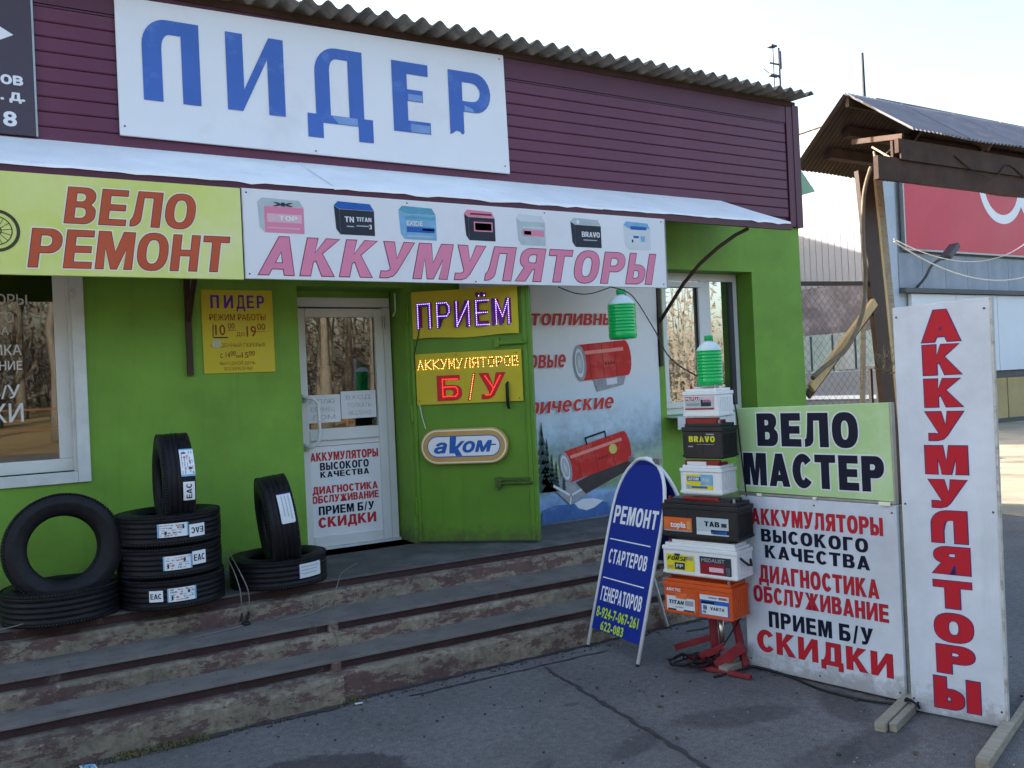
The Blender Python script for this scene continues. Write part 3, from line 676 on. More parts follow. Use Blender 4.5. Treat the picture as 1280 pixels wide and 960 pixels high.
# ---- left window
def quad_pane(x0, x1, yb, yt, z0, z1):
    """thin pane standing very slightly out of plumb"""
    return MB().add([(x0,yb,z0),(x1,yb,z0),(x1,yb+.005,z0),(x0,yb+.005,z0),(x0,yt,z1),(x1,yt,z1),(x1,yt+.005,z1),(x0,yt+.005,z1)], ((0,3,2,1),(4,5,6,7),(0,1,5,4),(1,2,6,5),(2,3,7,6),(3,0,4,7)))
def sub(name, mb, m, par, **k): return obj(name, loc(mb, shop), m, par, **k)
win = P('window', MB().box(WX0, WX1, .10, .155, WZ0+.02, WZ0+.10).box(WX0, WX1, .10, .155, WZ1-.08, WZ1).box(WX1-.105, WX1-.001, .10, .155, WZ0+.101, WZ1-.081).box(WX0, WX0+.07, .10, .155, WZ0+.101, WZ1-.081), UPVC, bevel=.004)
sub('pane', quad_pane(WX0+.05, WX1-.09, .141, .113, WZ0+.08, WZ1-.06), PANE, win)
sub('casing', MB().box(WX1-.012, WX1+.062, -.022, .006, WZ0-.05, 2.75).box(WX0, WX1-.013, -.022, .006, WZ0-.05, WZ0+.02).box(WX1-.03, WX1-.003, .01, .098, WZ0+.02, WZ1), UPVCO, win, bevel=.003)
mb = MB()
for s, u1, z0, z1 in (('АККУМУЛЯТОРЫ', .205, 2.332, 2.398), ('ВЫСОКОГО', .128, 2.222, 2.285), ('КАЧЕСТВА', .098, 2.146, 2.196), ('ДИАГНОСТИКА', .163, 2.018, 2.082), ('ОБСЛУЖИВАНИЕ', .163, 1.925, 1.98), ('ПРИЕМ Б/У', .145, 1.748, 1.832), ('СКИДКИ', .158, 1.60, 1.715)):
    wd = len(s)*(z1-z0)*.82
    letters(mb, s, u1-wd, u1, z0, z1, -.1122, off=.012)
sub('lettering', mb, mat('white window lettering', (.62,.62,.6), .5, .05, 3, 0), win)

# ---- door in the recess
dr = P('door', MB().box(1.965, 2.03, .255, .31, ZP+.02, 2.335).box(2.585, 2.655, .255, .31, ZP+.02, 2.335).box(2.031, 2.584, .255, .31, ZP+.02, ZP+.10).box(2.031, 2.584, .255, .31, 2.27, 2.335).box(2.031, 2.584, .255, .31, 1.335, 1.425), UPVC, bevel=.004)
sub('door_frame', MB().box(1.902, 1.96, .27, .34, ZP, 2.345).box(2.66, 2.722, .27, .34, ZP, 2.345).box(1.902, 2.722, .27, .34, 2.347, 2.42), UPVC, dr, bevel=.004)
sub('pane', quad_pane(2.02, 2.595, .296, .283, 1.42, 2.28), PANED, dr)
sub('lower_panel', MB().box(2.02, 2.595, .275, .295, ZP+.09, 1.345), UPVC, dr)
sub('handle', MB().tube([(1.995,.25,1.66),(1.995,.19,1.66),(2.04,.175,1.655),(2.075,.17,1.62),(2.08,.17,1.42),(2.07,.172,1.34),(2.03,.18,1.30),(1.995,.19,1.295),(1.995,.25,1.295)], .0135, 10).box(1.98,2.01,.235,.254,1.63,1.69).box(1.98,2.01,.235,.254,1.265,1.325), UPVC, dr, smooth=True)
sub('hinge', MB().tube([(2.655,.245,2.18),(2.655,.245,2.27)], .012, 8), TIN, dr)
P('threshold', MB().box(1.902, 2.722, .235, .345, ZP+.0005, ZP+.019), UPVCO)
P('lintel_fill', MB().box(1.902, 2.722, .2701, .34, 2.4201, 2.4699), GREEN)

# ---- right window
rw = P('window', MB().box(RX0,5.40,.20,.26,RZ0+.001,RZ1-.001).box(5.401,RX1-.07,.20,.26,RZ1-.075,RZ1-.001).box(5.401,RX1-.07,.20,.26,RZ0+.001,RZ0+.06).box(5.93,5.975,.19,.26,RZ0+.061,RZ1-.076).box(5.9751,6.06,.20,.26,RZ0+.061,RZ1-.076).box(RX1-.069,RX1-.012,.20,.26,RZ0+.001,RZ1-.001), UPVC, bevel=.004)
sub('sash', MB().box(5.43,5.929,.175,.199,RZ1-.14,RZ1-.085).box(5.43,5.929,.175,.199,RZ0+.065,RZ0+.12).box(5.43,5.48,.175,.199,RZ0+.121,RZ1-.141).box(5.885,5.929,.175,.199,RZ0+.121,RZ1-.141), UPVC, rw, bevel=.004)
sub('pane', MB().box(5.39,5.935,.215,.22,RZ0+.05,RZ1-.06), PANER, rw)
sub('pane', MB().box(6.04,RX1-.05,.215,.22,RZ0+.05,RZ1-.06), PANER, rw)
sub('side_post', MB().box(6.31,RX1-.0701,.195,.23,RZ0+.061,RZ1-.076), DGREY, rw)
sub('sill', MB().box(RX0-.02,RX1-.02,-.16,.199,RZ0-.012,RZ0-.002).box(RX0-.02,RX1-.02,-.165,-.16,RZ0-.115,RZ0-.002), UPVCO, rw)

# ---- brackets under the ledge
P('bracket', MB().box(1.128,1.165,-.032,-.001,1.85,2.98).tube([(1.147,-.03,2.22),(1.155,-.4,2.62),(1.16,-.66,2.955)], .017, 6), BROWNMETAL)
P('bracket', MB().box(5.203,5.24,-.032,-.001,1.80,2.98).tube([(5.215,-.03,2.20),(5.235,-.15,2.33),(5.30,-.28,2.52),(5.39,-.40,2.68),(5.50,-.52,2.81),(5.62,-.62,2.91),(5.72,-.67,2.96)], .016, 6), BROWNMETAL)
P('wire_stub', MB().tube([(2.70,.1,2.44),(2.69,.08,2.3),(2.66,.06,2.26)], .006, 6), WHITEC)

# ---- steel door, swung open
sd = thing('steel_door', 'green steel door swung open beside the white entrance door', 'door', (2.745, -.05, 0), -41.5)
obj('leaf', MB().box(0, .905, -.001, .028, .53, 2.42).box(.005,.03,-.012,-.001,.535,2.415).box(.872,.905,-.014,-.001,.535,2.415).box(.031,.871,-.010,-.001,.535,.56), GREEND, sd, bevel=.002)
obj('edge_strip', MB().box(.906,.93,-.012,.075,.53,2.42), GREEND, sd, bevel=.002)
obj('upper_bolt', MB().box(.66,.87,-.03,-.0105,2.005,2.025).box(.66,.695,-.035,-.0105,1.98,2.045).tube([(.69,-.025,2.0),(.90,-.025,2.0)],.009,8), GREEND, sd)
obj('lower_bolt', MB().box(.62,.88,-.03,-.0105,.985,1.002).box(.62,.665,-.036,-.0105,.935,1.01).tube([(.64,-.025,.962),(.90,-.025,.962)],.010,8).tube([(.645,-.04,.95),(.645,-.04,.915)],.01,8), mat('oiled green bolt', (.06,.11,.02), .4, .4, 20, .2, 60), sd)
obj('pull_handle', MB().tube([(.745,-.012,1.715),(.745,-.05,1.70),(.745,-.055,1.62),(.745,-.05,1.54),(.745,-.012,1.52)], [.008,.012,.013,.012,.008], 8), BLACKP, sd, smooth=True)
for z_ in (.75, 1.45, 2.2): obj('hinge', MB().tube([(-.008,-.012,z_),(-.008,-.012,z_+.12)], .013, 8), GREEND, sd)

# ================================================================== SIGNS ON THE SHOP
GS = 'sign boards on the shop front'
def sign(name, label, loc_, rz=0, group=None, cat='sign', rot=None): return thing(name, label, cat, loc_, rz, group, rot)
# big white name sign (local x=0 at .77)
L1 = sign('name_sign', 'large white sign with blue ЛИДЕР letters on the maroon siding', (.77, -.034, 3.42), 0, GS)
obj('panel', MB().add([(0,0,0),(2.925,0,-.008),(2.91,0,.957),(0,0,.905),(0,-.022,0),(2.925,-.022,-.008),(2.91,-.022,.957),(0,-.022,.905)], ((0,3,2,1),(4,5,6,7),(0,1,5,4),(1,2,6,5),(2,3,7,6),(3,0,4,7))), BOARDW, L1, bevel=.003)
def R_(x0, x1, z0, z1): return [(x0,z0),(x1,z0),(x1,z1),(x0,z1)]
X0_, Z0_ = .77, 3.42
def lo(pts): return [(x-X0_, z-Z0_) for x, z in pts]
D_ = .0255
glyph = []
glyph.append([lo([(.924,3.667),(1.045,3.667),(1.045,4.02)]+arc(1.10,4.02,.055,.10,180,90,6)+[(1.17,4.12),(1.17,3.667),(1.287,3.667),(1.287,4.215),(1.08,4.215)]+arc(1.08,4.03,.156,.185,90,180,8))])
glyph.append([lo([(1.462,4.205),(1.462,3.668),(1.565,3.668),(1.745,4.05),(1.745,3.662),(1.862,3.662),(1.862,4.205),(1.76,4.205),(1.578,3.82),(1.578,4.205)])])
glyph.append([lo([(2.02,3.54),(2.135,3.54),(2.135,3.652),(2.405,3.652),(2.405,3.54),(2.52,3.54),(2.52,3.712),(2.452,3.712),(2.452,4.208),(2.25,4.208)]+arc(2.25,4.02,.165,.188,90,180,8)+[(2.085,3.712),(2.02,3.712)]),
              lo([(2.195,3.712),(2.195,4.04)]+arc(2.25,4.04,.055,.09,180,90,5)+[(2.338,4.13),(2.338,3.712)])])
glyph.append([lo([(2.688,4.192),(2.688,3.655),(2.997,3.655),(2.997,3.745),(2.81,3.745),(2.81,3.895),(2.94,3.895),(2.94,3.985),(2.81,3.985),(2.81,4.102),(2.99,4.102),(2.99,4.192)])])
glyph.append([lo([(3.165,4.19),(3.165,3.678),(3.19,3.69),(3.22,3.712),(3.25,3.708),(3.272,3.685),(3.29,3.70),(3.29,3.87),(3.40,3.87)]+arc(3.40,4.03,.14,.16,-90,90,12)), lo([(3.285,3.955),(3.285,4.105)]+arc(3.37,4.03,.075,.075,90,-90,8))])
mb = MB()
for g in glyph:
    c = curve_fill(g, D_); mb.add(c.v, c.f)
obj('lettering', mb, BLUEL, L1)
obj('faded_patches', flat(flat(flat(flat(MB(), lo([(2.25,3.655),(2.40,3.655),(2.40,3.71),(2.20,3.71)]), D_+.001), lo([(2.83,3.66),(2.99,3.66),(2.99,3.72),(2.83,3.72)]), D_+.001), lo([(2.815,3.90),(2.935,3.90),(2.935,3.95),(2.815,3.95)]), D_+.001), lo([(3.30,3.875),(3.39,3.875),(3.37,3.90),(3.30,3.92)]), D_+.001), mat('washed out blue film', (.2,.32,.58), .5, .15, 9, 0), L1)
obj('screws', MB().tube([(.03,-.024,.06),(.03,-.028,.06)],.006,6).tube([(2.88,-.024,.05),(2.88,-.028,.05)],.006,6).tube([(2.87,-.024,.92),(2.87,-.028,.92)],.006,6).tube([(1.3,-.024,.02),(1.3,-.028,.02)],.006,6), DGREY, L1)

L2 = sign('direction_sign', 'dark grey sign with a white arrow and lettering at the left edge of the siding', (.29, -.034, 3.36), 0, GS)
obj('panel', MB().box(-1.3, 0, -.02, 0, 0, 1.0), mat('dark violet grey panel', (.065,.05,.07), .5, .15, 2, .05, 30), L2, bevel=.002)
obj('edge', MB().box(.0005,.012,-.022,0,0,1.0), TIN, L2)
mb = MB(); flat(mb, [(-.6,.64),(-.22,.64),(-.22,.53),(-.076,.614),(-.22,.70),(-.22,.665),(-.6,.665)], .021)
letters(mb, 'г. Хабаровск, аккумуляторов', -1.28, -.052, .315, .395, .021, off=.03, low=True)
mb = MB(); flat(mb, [(-.6,.66),(-.30,.66),(-.30,.50),(-.10,.612),(-.30,.73),(-.30,.7)], .021)
letters(mb, 'ов', -.175, -.062, .305, .36, .021, off=.05, low=True)
letters(mb, '. д.', -.18, -.055, .195, .255, .021, off=.05, low=True)
letters(mb, '8', -.17, -.105, .05, .14, .021, off=.04)
obj('lettering', mb, WHITE, L2)

L3 = sign('bicycle_repair_sign', 'yellow green hanging sign with orange ВЕЛО РЕМОНТ letters under the ledge', (0, -.735, 2.405), 0, GS)
obj('panel', MB().box(-1.6, 1.345, -.025, 0, 0, .56), YGREEN, L3, bevel=.003)
def row(mbs, s, u0, u1, v0, v1, d, offs, shear, sp, rise=0, low=False):
    """stacked outline layers, widest first"""
    for k, (mb_, o_) in enumerate(zip(mbs, offs)):
        letters(mb_, s, u0, u1, v0, v1, d+(.0036 if low else .0012)*k, off=offs[-1], shear=shear, sp=sp, outline=o_-offs[-1], rise=rise, low=low)
m1, m2, m3 = MB(), MB(), MB()
row((m1,m2,m3), 'ВЕЛО', .375, 1.09, .295, .495, .026, (.085,.05,.032), .14, 1.06)
row((m1,m2,m3), 'РЕМОНТ', .19, 1.27, .045, .255, .026, (.085,.05,.032), .14, 1.04)
obj('letter_halo', m1, CREAM, L3); obj('letter_edge', m2, DKRED, L3); obj('lettering', m3, BRICKR, L3)
mb = MB()
def ring2(mb, cx, cz, r0, r1, d, n=40, a0=0, a1=360):
    for i in range(n):
        A, B = rad(a0+(a1-a0)*i/n), rad(a0+(a1-a0)*(i+1)/n)
        mb.poly([(cx+r0*math.cos(A),-d,cz+r0*math.sin(A)), (cx+r1*math.cos(A),-d,cz+r1*math.sin(A)), (cx+r1*math.cos(B),-d,cz+r1*math.sin(B)), (cx+r0*math.cos(B),-d,cz+r0*math.sin(B))])
    return mb
ring2(mb, .045, .235, .098, .115, .027); ring2(mb, .045, .235, .074, .079, .027); ring2(mb, .045, .235, .022, .028, .027)
for k in range(14):
    a = rad(k*360/14+8); flat(mb, [(.045+.026*math.cos(a)-.0015*math.sin(a), .235+.026*math.sin(a)+.0015*math.cos(a)), (.045+.075*math.cos(a)-.0015*math.sin(a), .235+.075*math.sin(a)+.0015*math.cos(a)), (.045+.075*math.cos(a)+.0015*math.sin(a), .235+.075*math.sin(a)-.0015*math.cos(a)), (.045+.026*math.cos(a)+.0015*math.sin(a), .235+.026*math.sin(a)-.0015*math.cos(a))], .0275)
for k in range(10):
    a = rad(200+k*12)
ring2(mb, -.42, .235, .098, .115, .027)
flat(mb, [(-.42,.23),(-.2,.23),(-.2,.24),(-.42,.24)], .0275); flat(mb, [(-.2,.23),(.04,.40),(.045,.39),(-.19,.225)], .0275)
obj('bicycle_print', mb, mat('olive print', (.06,.06,.03), .5, .1, 4, 0), L3)

L4 = sign('battery_sign', 'long white hanging sign with pink АККУМУЛЯТОРЫ letters and battery pictures', (1.35, -.735, 2.412), 0, GS)
obj('panel', MB().box(.004, 3.345, -.025, 0, 0, .556), BOARDW, L4, bevel=.003)
for u_, v_ in ((.03,.03),(.03,.53),(1.1,.535),(2.2,.535),(3.31,.53),(3.31,.03),(1.6,.015)): obj('screw', MB().lathe([(0,.004),(.004,.003),(.006,0)], 8, Matrix.Translation((u_,-.0252,v_)) @ Matrix.Rotation(rad(90),4,'X')), DGREY, L4)
obj('rim', MB().box(0, .003, -.028, 0, -.002, .558).box(3.3455,3.35,-.028,0,-.002,.558), TIN, L4)
m2, m3 = MB(), MB()
row((m2,m3), 'АККУМУЛЯТОРЫ', .085, 3.24, .028, .265, .026, (.066,.042), .2, 1.09)
obj('letter_edge', m2, mat('dull violet letter edge', (.22,.04,.1), .5, .1, 3, 0), L4); obj('lettering', m3, PINK, L4)
def batpic(u, v, w_, h_, front, top, side, bits, skew=.3):
    """printed picture of a car battery: front, side and top faces, each flat print"""
    t = MB(); rect(t, u+w_*.14, u+w_, v, v+h_*.76, .0262); o1 = obj('battery_print', t, front, L4)
    obj('side_print', flat(MB(), [(u+w_*.14-.001, v), (u+w_*.14-.001, v+h_*.76), (u, v+h_*.86), (u+.01, v+h_*.16)], .0262), side, o1)
    obj('top_print', flat(MB(), [(u, v+h_*.87), (u+w_*.14, v+h_*.77), (u+w_, v+h_*.77), (u+w_*.9, v+h_*.97), (u+w_*.1, v+h_)], .0262), top, o1)
    for (a, b, c, d, m_, tx) in bits:
        q = MB(); U0, U1, V0, V1 = u+w_*a, u+w_*b, v+h_*c, v+h_*d
        if tx: letters(q, tx, U0, U1, V0, V1, .0282, off=.04)
        else: rect(q, U0, U1, V0, V1, .0272)
        obj('print', q, m_, o1)
PK2 = mat('pale pink print', (.7,.45,.5), .5, .1, 6, 0); TEAL = mat('teal print', (.12,.35,.48), .5, .15, 14, 0); CHAR = mat('charcoal print', (.035,.04,.055), .5, .15, 10, 0)
SIL = mat('silver print', (.45,.52,.54), .5, .12, 10, 0); PALE = mat('pale print', (.62,.66,.68), .5, .08, 10, 0)
batpic(.095, .29, .29, .215, PINK, SIL, SIL, ((.2,.95,.3,.55,PK2,None),(.45,.85,.36,.5,WHITE,'ТОР'),(.35,.75,.78,.92,CHAR,'ж'),(.2,.9,.12,.16,PK2,None)))
batpic(.585, .30, .275, .215, CHAR, MBLUE, CHAR, ((.25,.48,.38,.55,WHITE,'TN'),(.54,.92,.42,.55,WHITE,'TITAN'),(.3,.48,.24,.27,SIL,None),(.54,.85,.27,.3,SIL,None),(.86,.92,.2,.34,WHITE,'3')))
batpic(1.035, .29, .275, .225, LBLUE, TEAL, LBLUE, ((.16,.98,.62,.7,TEAL,None),(.2,.62,.42,.56,WHITE,'EXIDE'),(.2,.95,.22,.38,MBLUE,None),(.62,.95,.28,.34,PALE,None),(.2,.9,.08,.12,SIL,None)))
batpic(1.53, .305, .245, .215, CHAR, PINK, CHAR, ((.3,.92,.3,.62,PINK,None),(.34,.88,.34,.58,CHAR,None),(.4,.82,.38,.54,PK2,None),(.2,.9,.84,.9,DKRED,None)))
batpic(1.955, .29, .245, .225, SIL, PALE, SIL, ((.2,.95,.3,.5,PINK,None),(.25,.5,.34,.46,CHAR,None),(.2,.95,.56,.6,PALE,None)))
batpic(2.43, .295, .28, .22, CHAR, SIL, CHAR, ((.35,.95,.36,.54,WHITE,'BRAVO'),(.4,.85,.24,.27,SIL,None),(.2,.28,.8,.92,WHITE,None)))
batpic(2.93, .295, .265, .22, PALE, LBLUE, PALE, ((.25,.85,.72,.84,MBLUE,None),(.35,.55,.42,.5,MBLUE,None),(.62,.78,.3,.5,LBLUE,None),(.28,.34,.26,.36,CHAR,None)))

L5 = sign('opening_hours_sign', 'small yellow opening hours sign with worn blue and brown print on the green wall', (1.236, -.004, 1.86), 0, GS)
obj('panel', MB().box(0, .484, -.006, 0, 0, .572), YELLOW, L5, bevel=.001)
mb = MB()
for s, x0, x1 in (('П',.06,.118),('И',.15,.212),('Е',.305,.355),('Р',.375,.425)): letters(mb, s, x0, x1, .445, .535, .007, off=.03)
letters(mb, 'Д', .235, .29, .425, .535, .007, off=.03, low=True)
obj('name_print', mb, PURPLE, L5)
mb = MB(); BR = mat('brown print', (.27,.08,.03), .5, .25, 40, 0)
letters(mb, 'РЕЖИМ РАБОТЫ', .05, .43, .362, .405, .007, off=.008)
letters(mb, '10', .085, .15, .262, .335, .007, off=.02); letters(mb, '00', .17, .215, .305, .345, .007, off=.01); rect(mb, .165, .225, .292, .296, .007)
letters(mb, 'до', .225, .28, .245, .28, .007, off=.0, low=True); letters(mb, '19', .295, .36, .25, .325, .007, off=.02); letters(mb, '00', .37, .425, .295, .342, .007, off=.01); rect(mb, .365, .43, .28, .284, .007)
letters(mb, 'ОБЕДЕННЫЙ ПЕРЕРЫВ', .05, .42, .178, .205, .007, off=.0); letters(mb, 'с 14', .11, .175, .105, .145, .007, off=.01); letters(mb, '00', .18, .215, .125, .152, .007); letters(mb, 'до', .215, .25, .103, .12, .007, low=True)
letters(mb, '15', .255, .3, .103, .143, .007, off=.01); letters(mb, '00', .305, .345, .123, .15, .007); rect(mb, .18,.216,.118,.121,.007); rect(mb,.305,.346,.116,.119,.007)
letters(mb, 'ВЫХОДНОЙ ДЕНЬ:', .105, .35, .055, .078, .007, off=.0); letters(mb, 'ВОСКРЕСЕНЬЕ', .135, .325, .018, .042, .007, off=.0)
obj('hours_print', mb, BR, L5)
obj('worn_patch', flat(MB(), [(.055,.2),(.07,.235),(.115,.228),(.125,.19),(.10,.172),(.065,.178)], .0074), mat('bare sheet patch', (.5,.48,.3), .6, .2, 20, 0), L5)
obj('felt_pen_mark', flat(flat(MB(), [(.07,.24),(.17,.24),(.165,.248),(.075,.248)], .0075), [(.065,.245),(.07,.245),(.074,.33),(.068,.335)], .0075), NAVY, L5)

def on_door(name, label): return thing(name, label, 'sign', tuple((Matrix.Translation((2.745,-.05,0)) @ Matrix.Rotation(rad(-41.5),4,'Z') @ Vector((0,-.016,0)))), -41.5, 'signs on the steel door')
L6 = on_door('led_sign', 'yellow sign reading ПРИЁМ in violet lights at the top of the steel door')
mb = MB(); n = 16
for i in range(n):
    a, b = i/n, (i+1)/n; fz = lambda t: 2.068+.006*math.sin(9*t); fy = lambda t: -.012-.01*math.sin(7*t+1)
    xa, xb = .035+.815*a, .035+.815*b
    mb.add([(xa,fy(a),fz(a)),(xb,fy(b),fz(b)),(xb,fy(b),2.425),(xa,fy(a),2.425),(xa,fy(a)+.004,fz(a)),(xb,fy(b)+.004,fz(b)),(xb,fy(b)+.004,2.425),(xa,fy(a)+.004,2.425)], ((0,1,2,3),(5,4,7,6),(4,5,1,0)))
obj('panel', mb, YELLOW, L6)
mb = MB(); letters(mb, 'ПРИЁМ', .085, .80, 2.15, 2.335, .024, off=.028, sp=1.22); obj('letter_shadow', mb, mat('dark red violet film', (.25,.02,.06), .5, .1, 5, 0), L6)
mb = MB(); letters(mb, 'ПРИЁМ', .075, .785, 2.14, 2.335, .0255, off=.02, sp=1.22); obj('lettering', mb, mat('violet film', (.13,.04,.3), .5, .1, 5, 0), L6)
mb = leds(MB(), 'ПРИЁМ', .082, .78, 2.148, 2.328, .028, .0135, .0032, .62); obj('led_dots', mb, LEDB, L6)['kind'] = 'stuff'
obj('wire', MB().tube([(.09,-.03,2.14),(.07,-.035,2.05),(.04,-.03,1.95),(.045,-.03,1.84)], .004, 6), BLACKC, L6)
L7 = on_door('used_battery_sign', 'yellow sign with amber АККУМУЛЯТОРОВ lights and red Б/У in the middle of the steel door')
obj('panel', MB().box(.04, .857, -.006, 0, 1.57, 1.955), YELLOW, L7, bevel=.001)
mb = MB(); letters(mb, 'АККУМУЛЯТОРОВ', .055, .835, 1.842, 1.90, .007, off=.02, sp=1.1, rise=.0); obj('small_lettering', mb, mat('faint orange film', (.35,.12,.02), .5, .1, 5, 0), L7)
mb = leds(MB(), 'АККУМУЛЯТОРОВ', .06, .83, 1.838, 1.903, .009, .0125, .0030, .66); obj('led_dots', mb, LEDY, L7)['kind'] = 'stuff'
mb = MB(); letters(mb, 'Б', .20, .395, 1.592, 1.785, .007, off=.055); letters(mb, 'У', .525, .735, 1.592, 1.79, .007, off=.055); letters(mb, '/', .44, .50, 1.592, 1.79, .007, off=.02, low=True); obj('lettering', mb, RED, L7)
mb = MB()
leds(mb, 'Б', .245, .36, 1.625, 1.755, .009, .011, .0026, 1); leds(mb, 'У', .575, .69, 1.625, 1.765, .009, .011, .0026, 1)
obj('led_dots', mb, LEDR, L7)['kind'] = 'stuff'
mb = leds(MB(), '/', .452, .488, 1.60, 1.78, .009, .016, .003, 1); obj('led_dots', mb, LEDY, L7)['kind'] = 'stuff'
obj('nails', MB().tube([(.06,-.007,1.60),(.06,-.010,1.60)],.005,6).tube([(.83,-.007,1.59),(.83,-.010,1.59)],.005,6).tube([(.82,-.007,1.93),(.82,-.010,1.93)],.005,6).tube([(.36,-.007,1.935),(.36,-.010,1.935)],.005,6), DGREY, L7)
L8 = on_door('oval_light_box', 'gold rimmed oval light box with blue аком lettering on the steel door')
def stadium(u0, u1, v0, v1, n=14):
    r = (v1-v0)/2; return arc(u1-r, v0+r, r, r, -90, 90, n)+arc(u0+r, v0+r, r, r, 90, 270, n)
def prism(loop, d0, d1):
    mb = MB(); n = len(loop); mb.add([(u,-d0,v) for u, v in loop]+[(u,-d1,v) for u, v in loop], [(i,(i+1)%n,n+(i+1)%n,n+i) for i in range(n)]+[tuple(n+i for i in range(n)), tuple(range(n))[::-1]]); return mb
obj('rim', prism(stadium(.062,.732,1.118,1.385), 0, .045), GOLD, L8, bevel=.006)
obj('rim_edge', prism(stadium(.072,.722,1.128,1.375), .0455, .047), CREAM, L8)
obj('inner_rim', prism(stadium(.082,.712,1.138,1.365), .0475, .049), GOLD, L8)
obj('blue_line', prism(stadium(.116,.678,1.172,1.331), .0492, .0505), MBLUE, L8)
obj('face', prism(stadium(.123,.671,1.179,1.324), .0507, .052), WHITE, L8)
mb = MB(); letters(mb, 'а', .175, .265, 1.205, 1.28, .0525, off=.05, shear=.25, low=True); letters(mb, 'о', .395, .48, 1.207, 1.285, .0525, off=.05, shear=.25, low=True); letters(mb, 'м', .49, .61, 1.21, 1.287, .0525, off=.05, shear=.25, low=True)
flat(mb, [(.285,1.20),(.33,1.20),(.345,1.325),(.295,1.325)], .0525); flat(mb, [(.33,1.245),(.38,1.29),(.41,1.29),(.355,1.235),(.385,1.18),(.335,1.18),(.32,1.22)], .0527); flat(mb, [(.60,1.252),(.645,1.252),(.645,1.262),(.60,1.262)], .0525)
obj('lettering', mb, MBLUE, L8)
obj('cross', rect(rect(MB(), .43,.445,1.228,1.262,.0532), .421,.454,1.239,1.251,.0534), WHITE, L8)
obj('wire', MB().tube([(.06,-.01,1.57),(.075,-.012,1.48),(.10,-.015,1.39)], .003, 6), WHITEC, L8)

# ---- poster on the lower door panel
L9 = thing('door_poster', 'white poster with red and black lines glued to the lower panel of the entrance door', 'poster', (2.0, .272, .60), 0)
obj('sheet', MB().box(0, .60, -.003, 0, 0, .705), BOARDW, L9)
mb = MB()
for a in ((.01,.59,.01,.014),(.01,.59,.691,.695),(.01,.014,.014,.691),(.586,.59,.014,.691)): rect(mb, *a, .004)
obj('border', mb, DKRED, L9)
LINES = ((('АККУМУЛЯТОРЫ', .03, .57, .583, .645, 'r'), ('ВЫСОКОГО', .10, .49, .51, .568, 'k'), ('КАЧЕСТВА', .10, .49, .455, .50, 'k'), ('ДИАГНОСТИКА', .035, .555, .335, .39, 'r'), ('ОБСЛУЖИВАНИЕ', .03, .56, .265, .32, 'r'), ('ПРИЕМ Б/У', .075, .52, .175, .24, 'k'), ('СКИДКИ', .07, .53, .08, .155, 'r')))
m1, m2, m3 = MB(), MB(), MB()
for s, a, b, c, d, k in LINES:
    if k == 'r': row((m1, m2), s, a, b, c, d, .004, (.06, .04), 0, 1.05)
    else: letters(m3, s, a, b, c, d, .005, off=.05, sp=1.05)
obj('letter_edge', m1, DKRED, L9); obj('lettering', m2, REDB, L9); obj('black_lettering', m3, NAVY, L9)
for i, (u, tx, lab) in enumerate(((2.0, ('КУПЛЮ', 'СВИНЕЦ', 'ЛОМ'), 'left paper notice taped to the glass of the entrance door'), (2.29, ('ВХОД', 'ТОЛКАТЬ', 'МЕДЛЕННО'), 'right paper notice with faint print on the glass of the entrance door'))):
    t = thing('paper_notice', lab, 'notice', (u, .276, 1.47 if i == 0 else 1.49), 0, 'paper notices on the entrance door')
    obj('sheet', MB().box(0, .285, -.001, 0, 0, .21), PAPER, t)
    mb = MB()
    for k, s in enumerate(tx): letters(mb, s, .04+.01*k, .24, .145-.06*k, .178-.06*k, .002, off=.0)
    obj('lettering', mb, mat('faint grey print', (.42,.42,.45), .6, .2, 30, 0), t)

# ---- landscape banner
L10 = sign('heater_banner', 'tall printed banner with two red heaters over a mountain landscape beside the steel door', (3.2, -.012, .51), 0, None, 'banner')
mb = MB(); n = 24
for i in range(n):
    for j in range(18):
        pass
vs = []; fs = []; NX, NZ = 30, 24
for i in range(NX+1):
    for j in range(NZ+1):
        u = 2.0*i/NX; v = .0+2.2*j/NZ; d = .005*math.sin(u*4+v*2)+.004*math.sin(v*7-u*3)
        vs.append((u*(1-.008*(1-v/2.2)), -.008-d*.5, v+(.02*math.sin(u*5) if j == 0 else 0)))
for i in range(NX):
    for j in range(NZ): fs.append((i*(NZ+1)+j, (i+1)*(NZ+1)+j, (i+1)*(NZ+1)+j+1, i*(NZ+1)+j+1))
obj('sheet', MB().add(vs, fs), BANNERM, L10, smooth=True)
m1, m2 = MB(), MB()
row((m1, m2), 'топливные', .635, 1.62, 1.665, 1.765, .016, (.09,.05), .15, 1.0)
row((m1, m2), 'га', .30, .50, 1.30, 1.43, .016, (.03,.014), .15, 1.0, low=True)
row((m1, m2), 'зовые', .515, .985, 1.31, 1.42, .016, (.09,.05), .15, 1.0)
row((m1, m2), 'элект', .02, .565, .925, 1.02, .016, (.03,.014), .15, 1.0, low=True)
row((m1, m2), 'рические', .585, 1.47, .93, 1.03, .016, (.09,.05), .15, 1.0, rise=.01)
obj('letter_edge', m1, WHITE, L10); obj('lettering', m2, mat('poster red', (.52,.05,.04), .5, .12, 5, 0), L10)
HR = mat('heater red print', (.55,.035,.03), .45, .15, 6, 0, dirt=(.62,.12,.09), dscale=4); HG = mat('heater grey print', (.33,.34,.36), .45, .3, 12, 0)
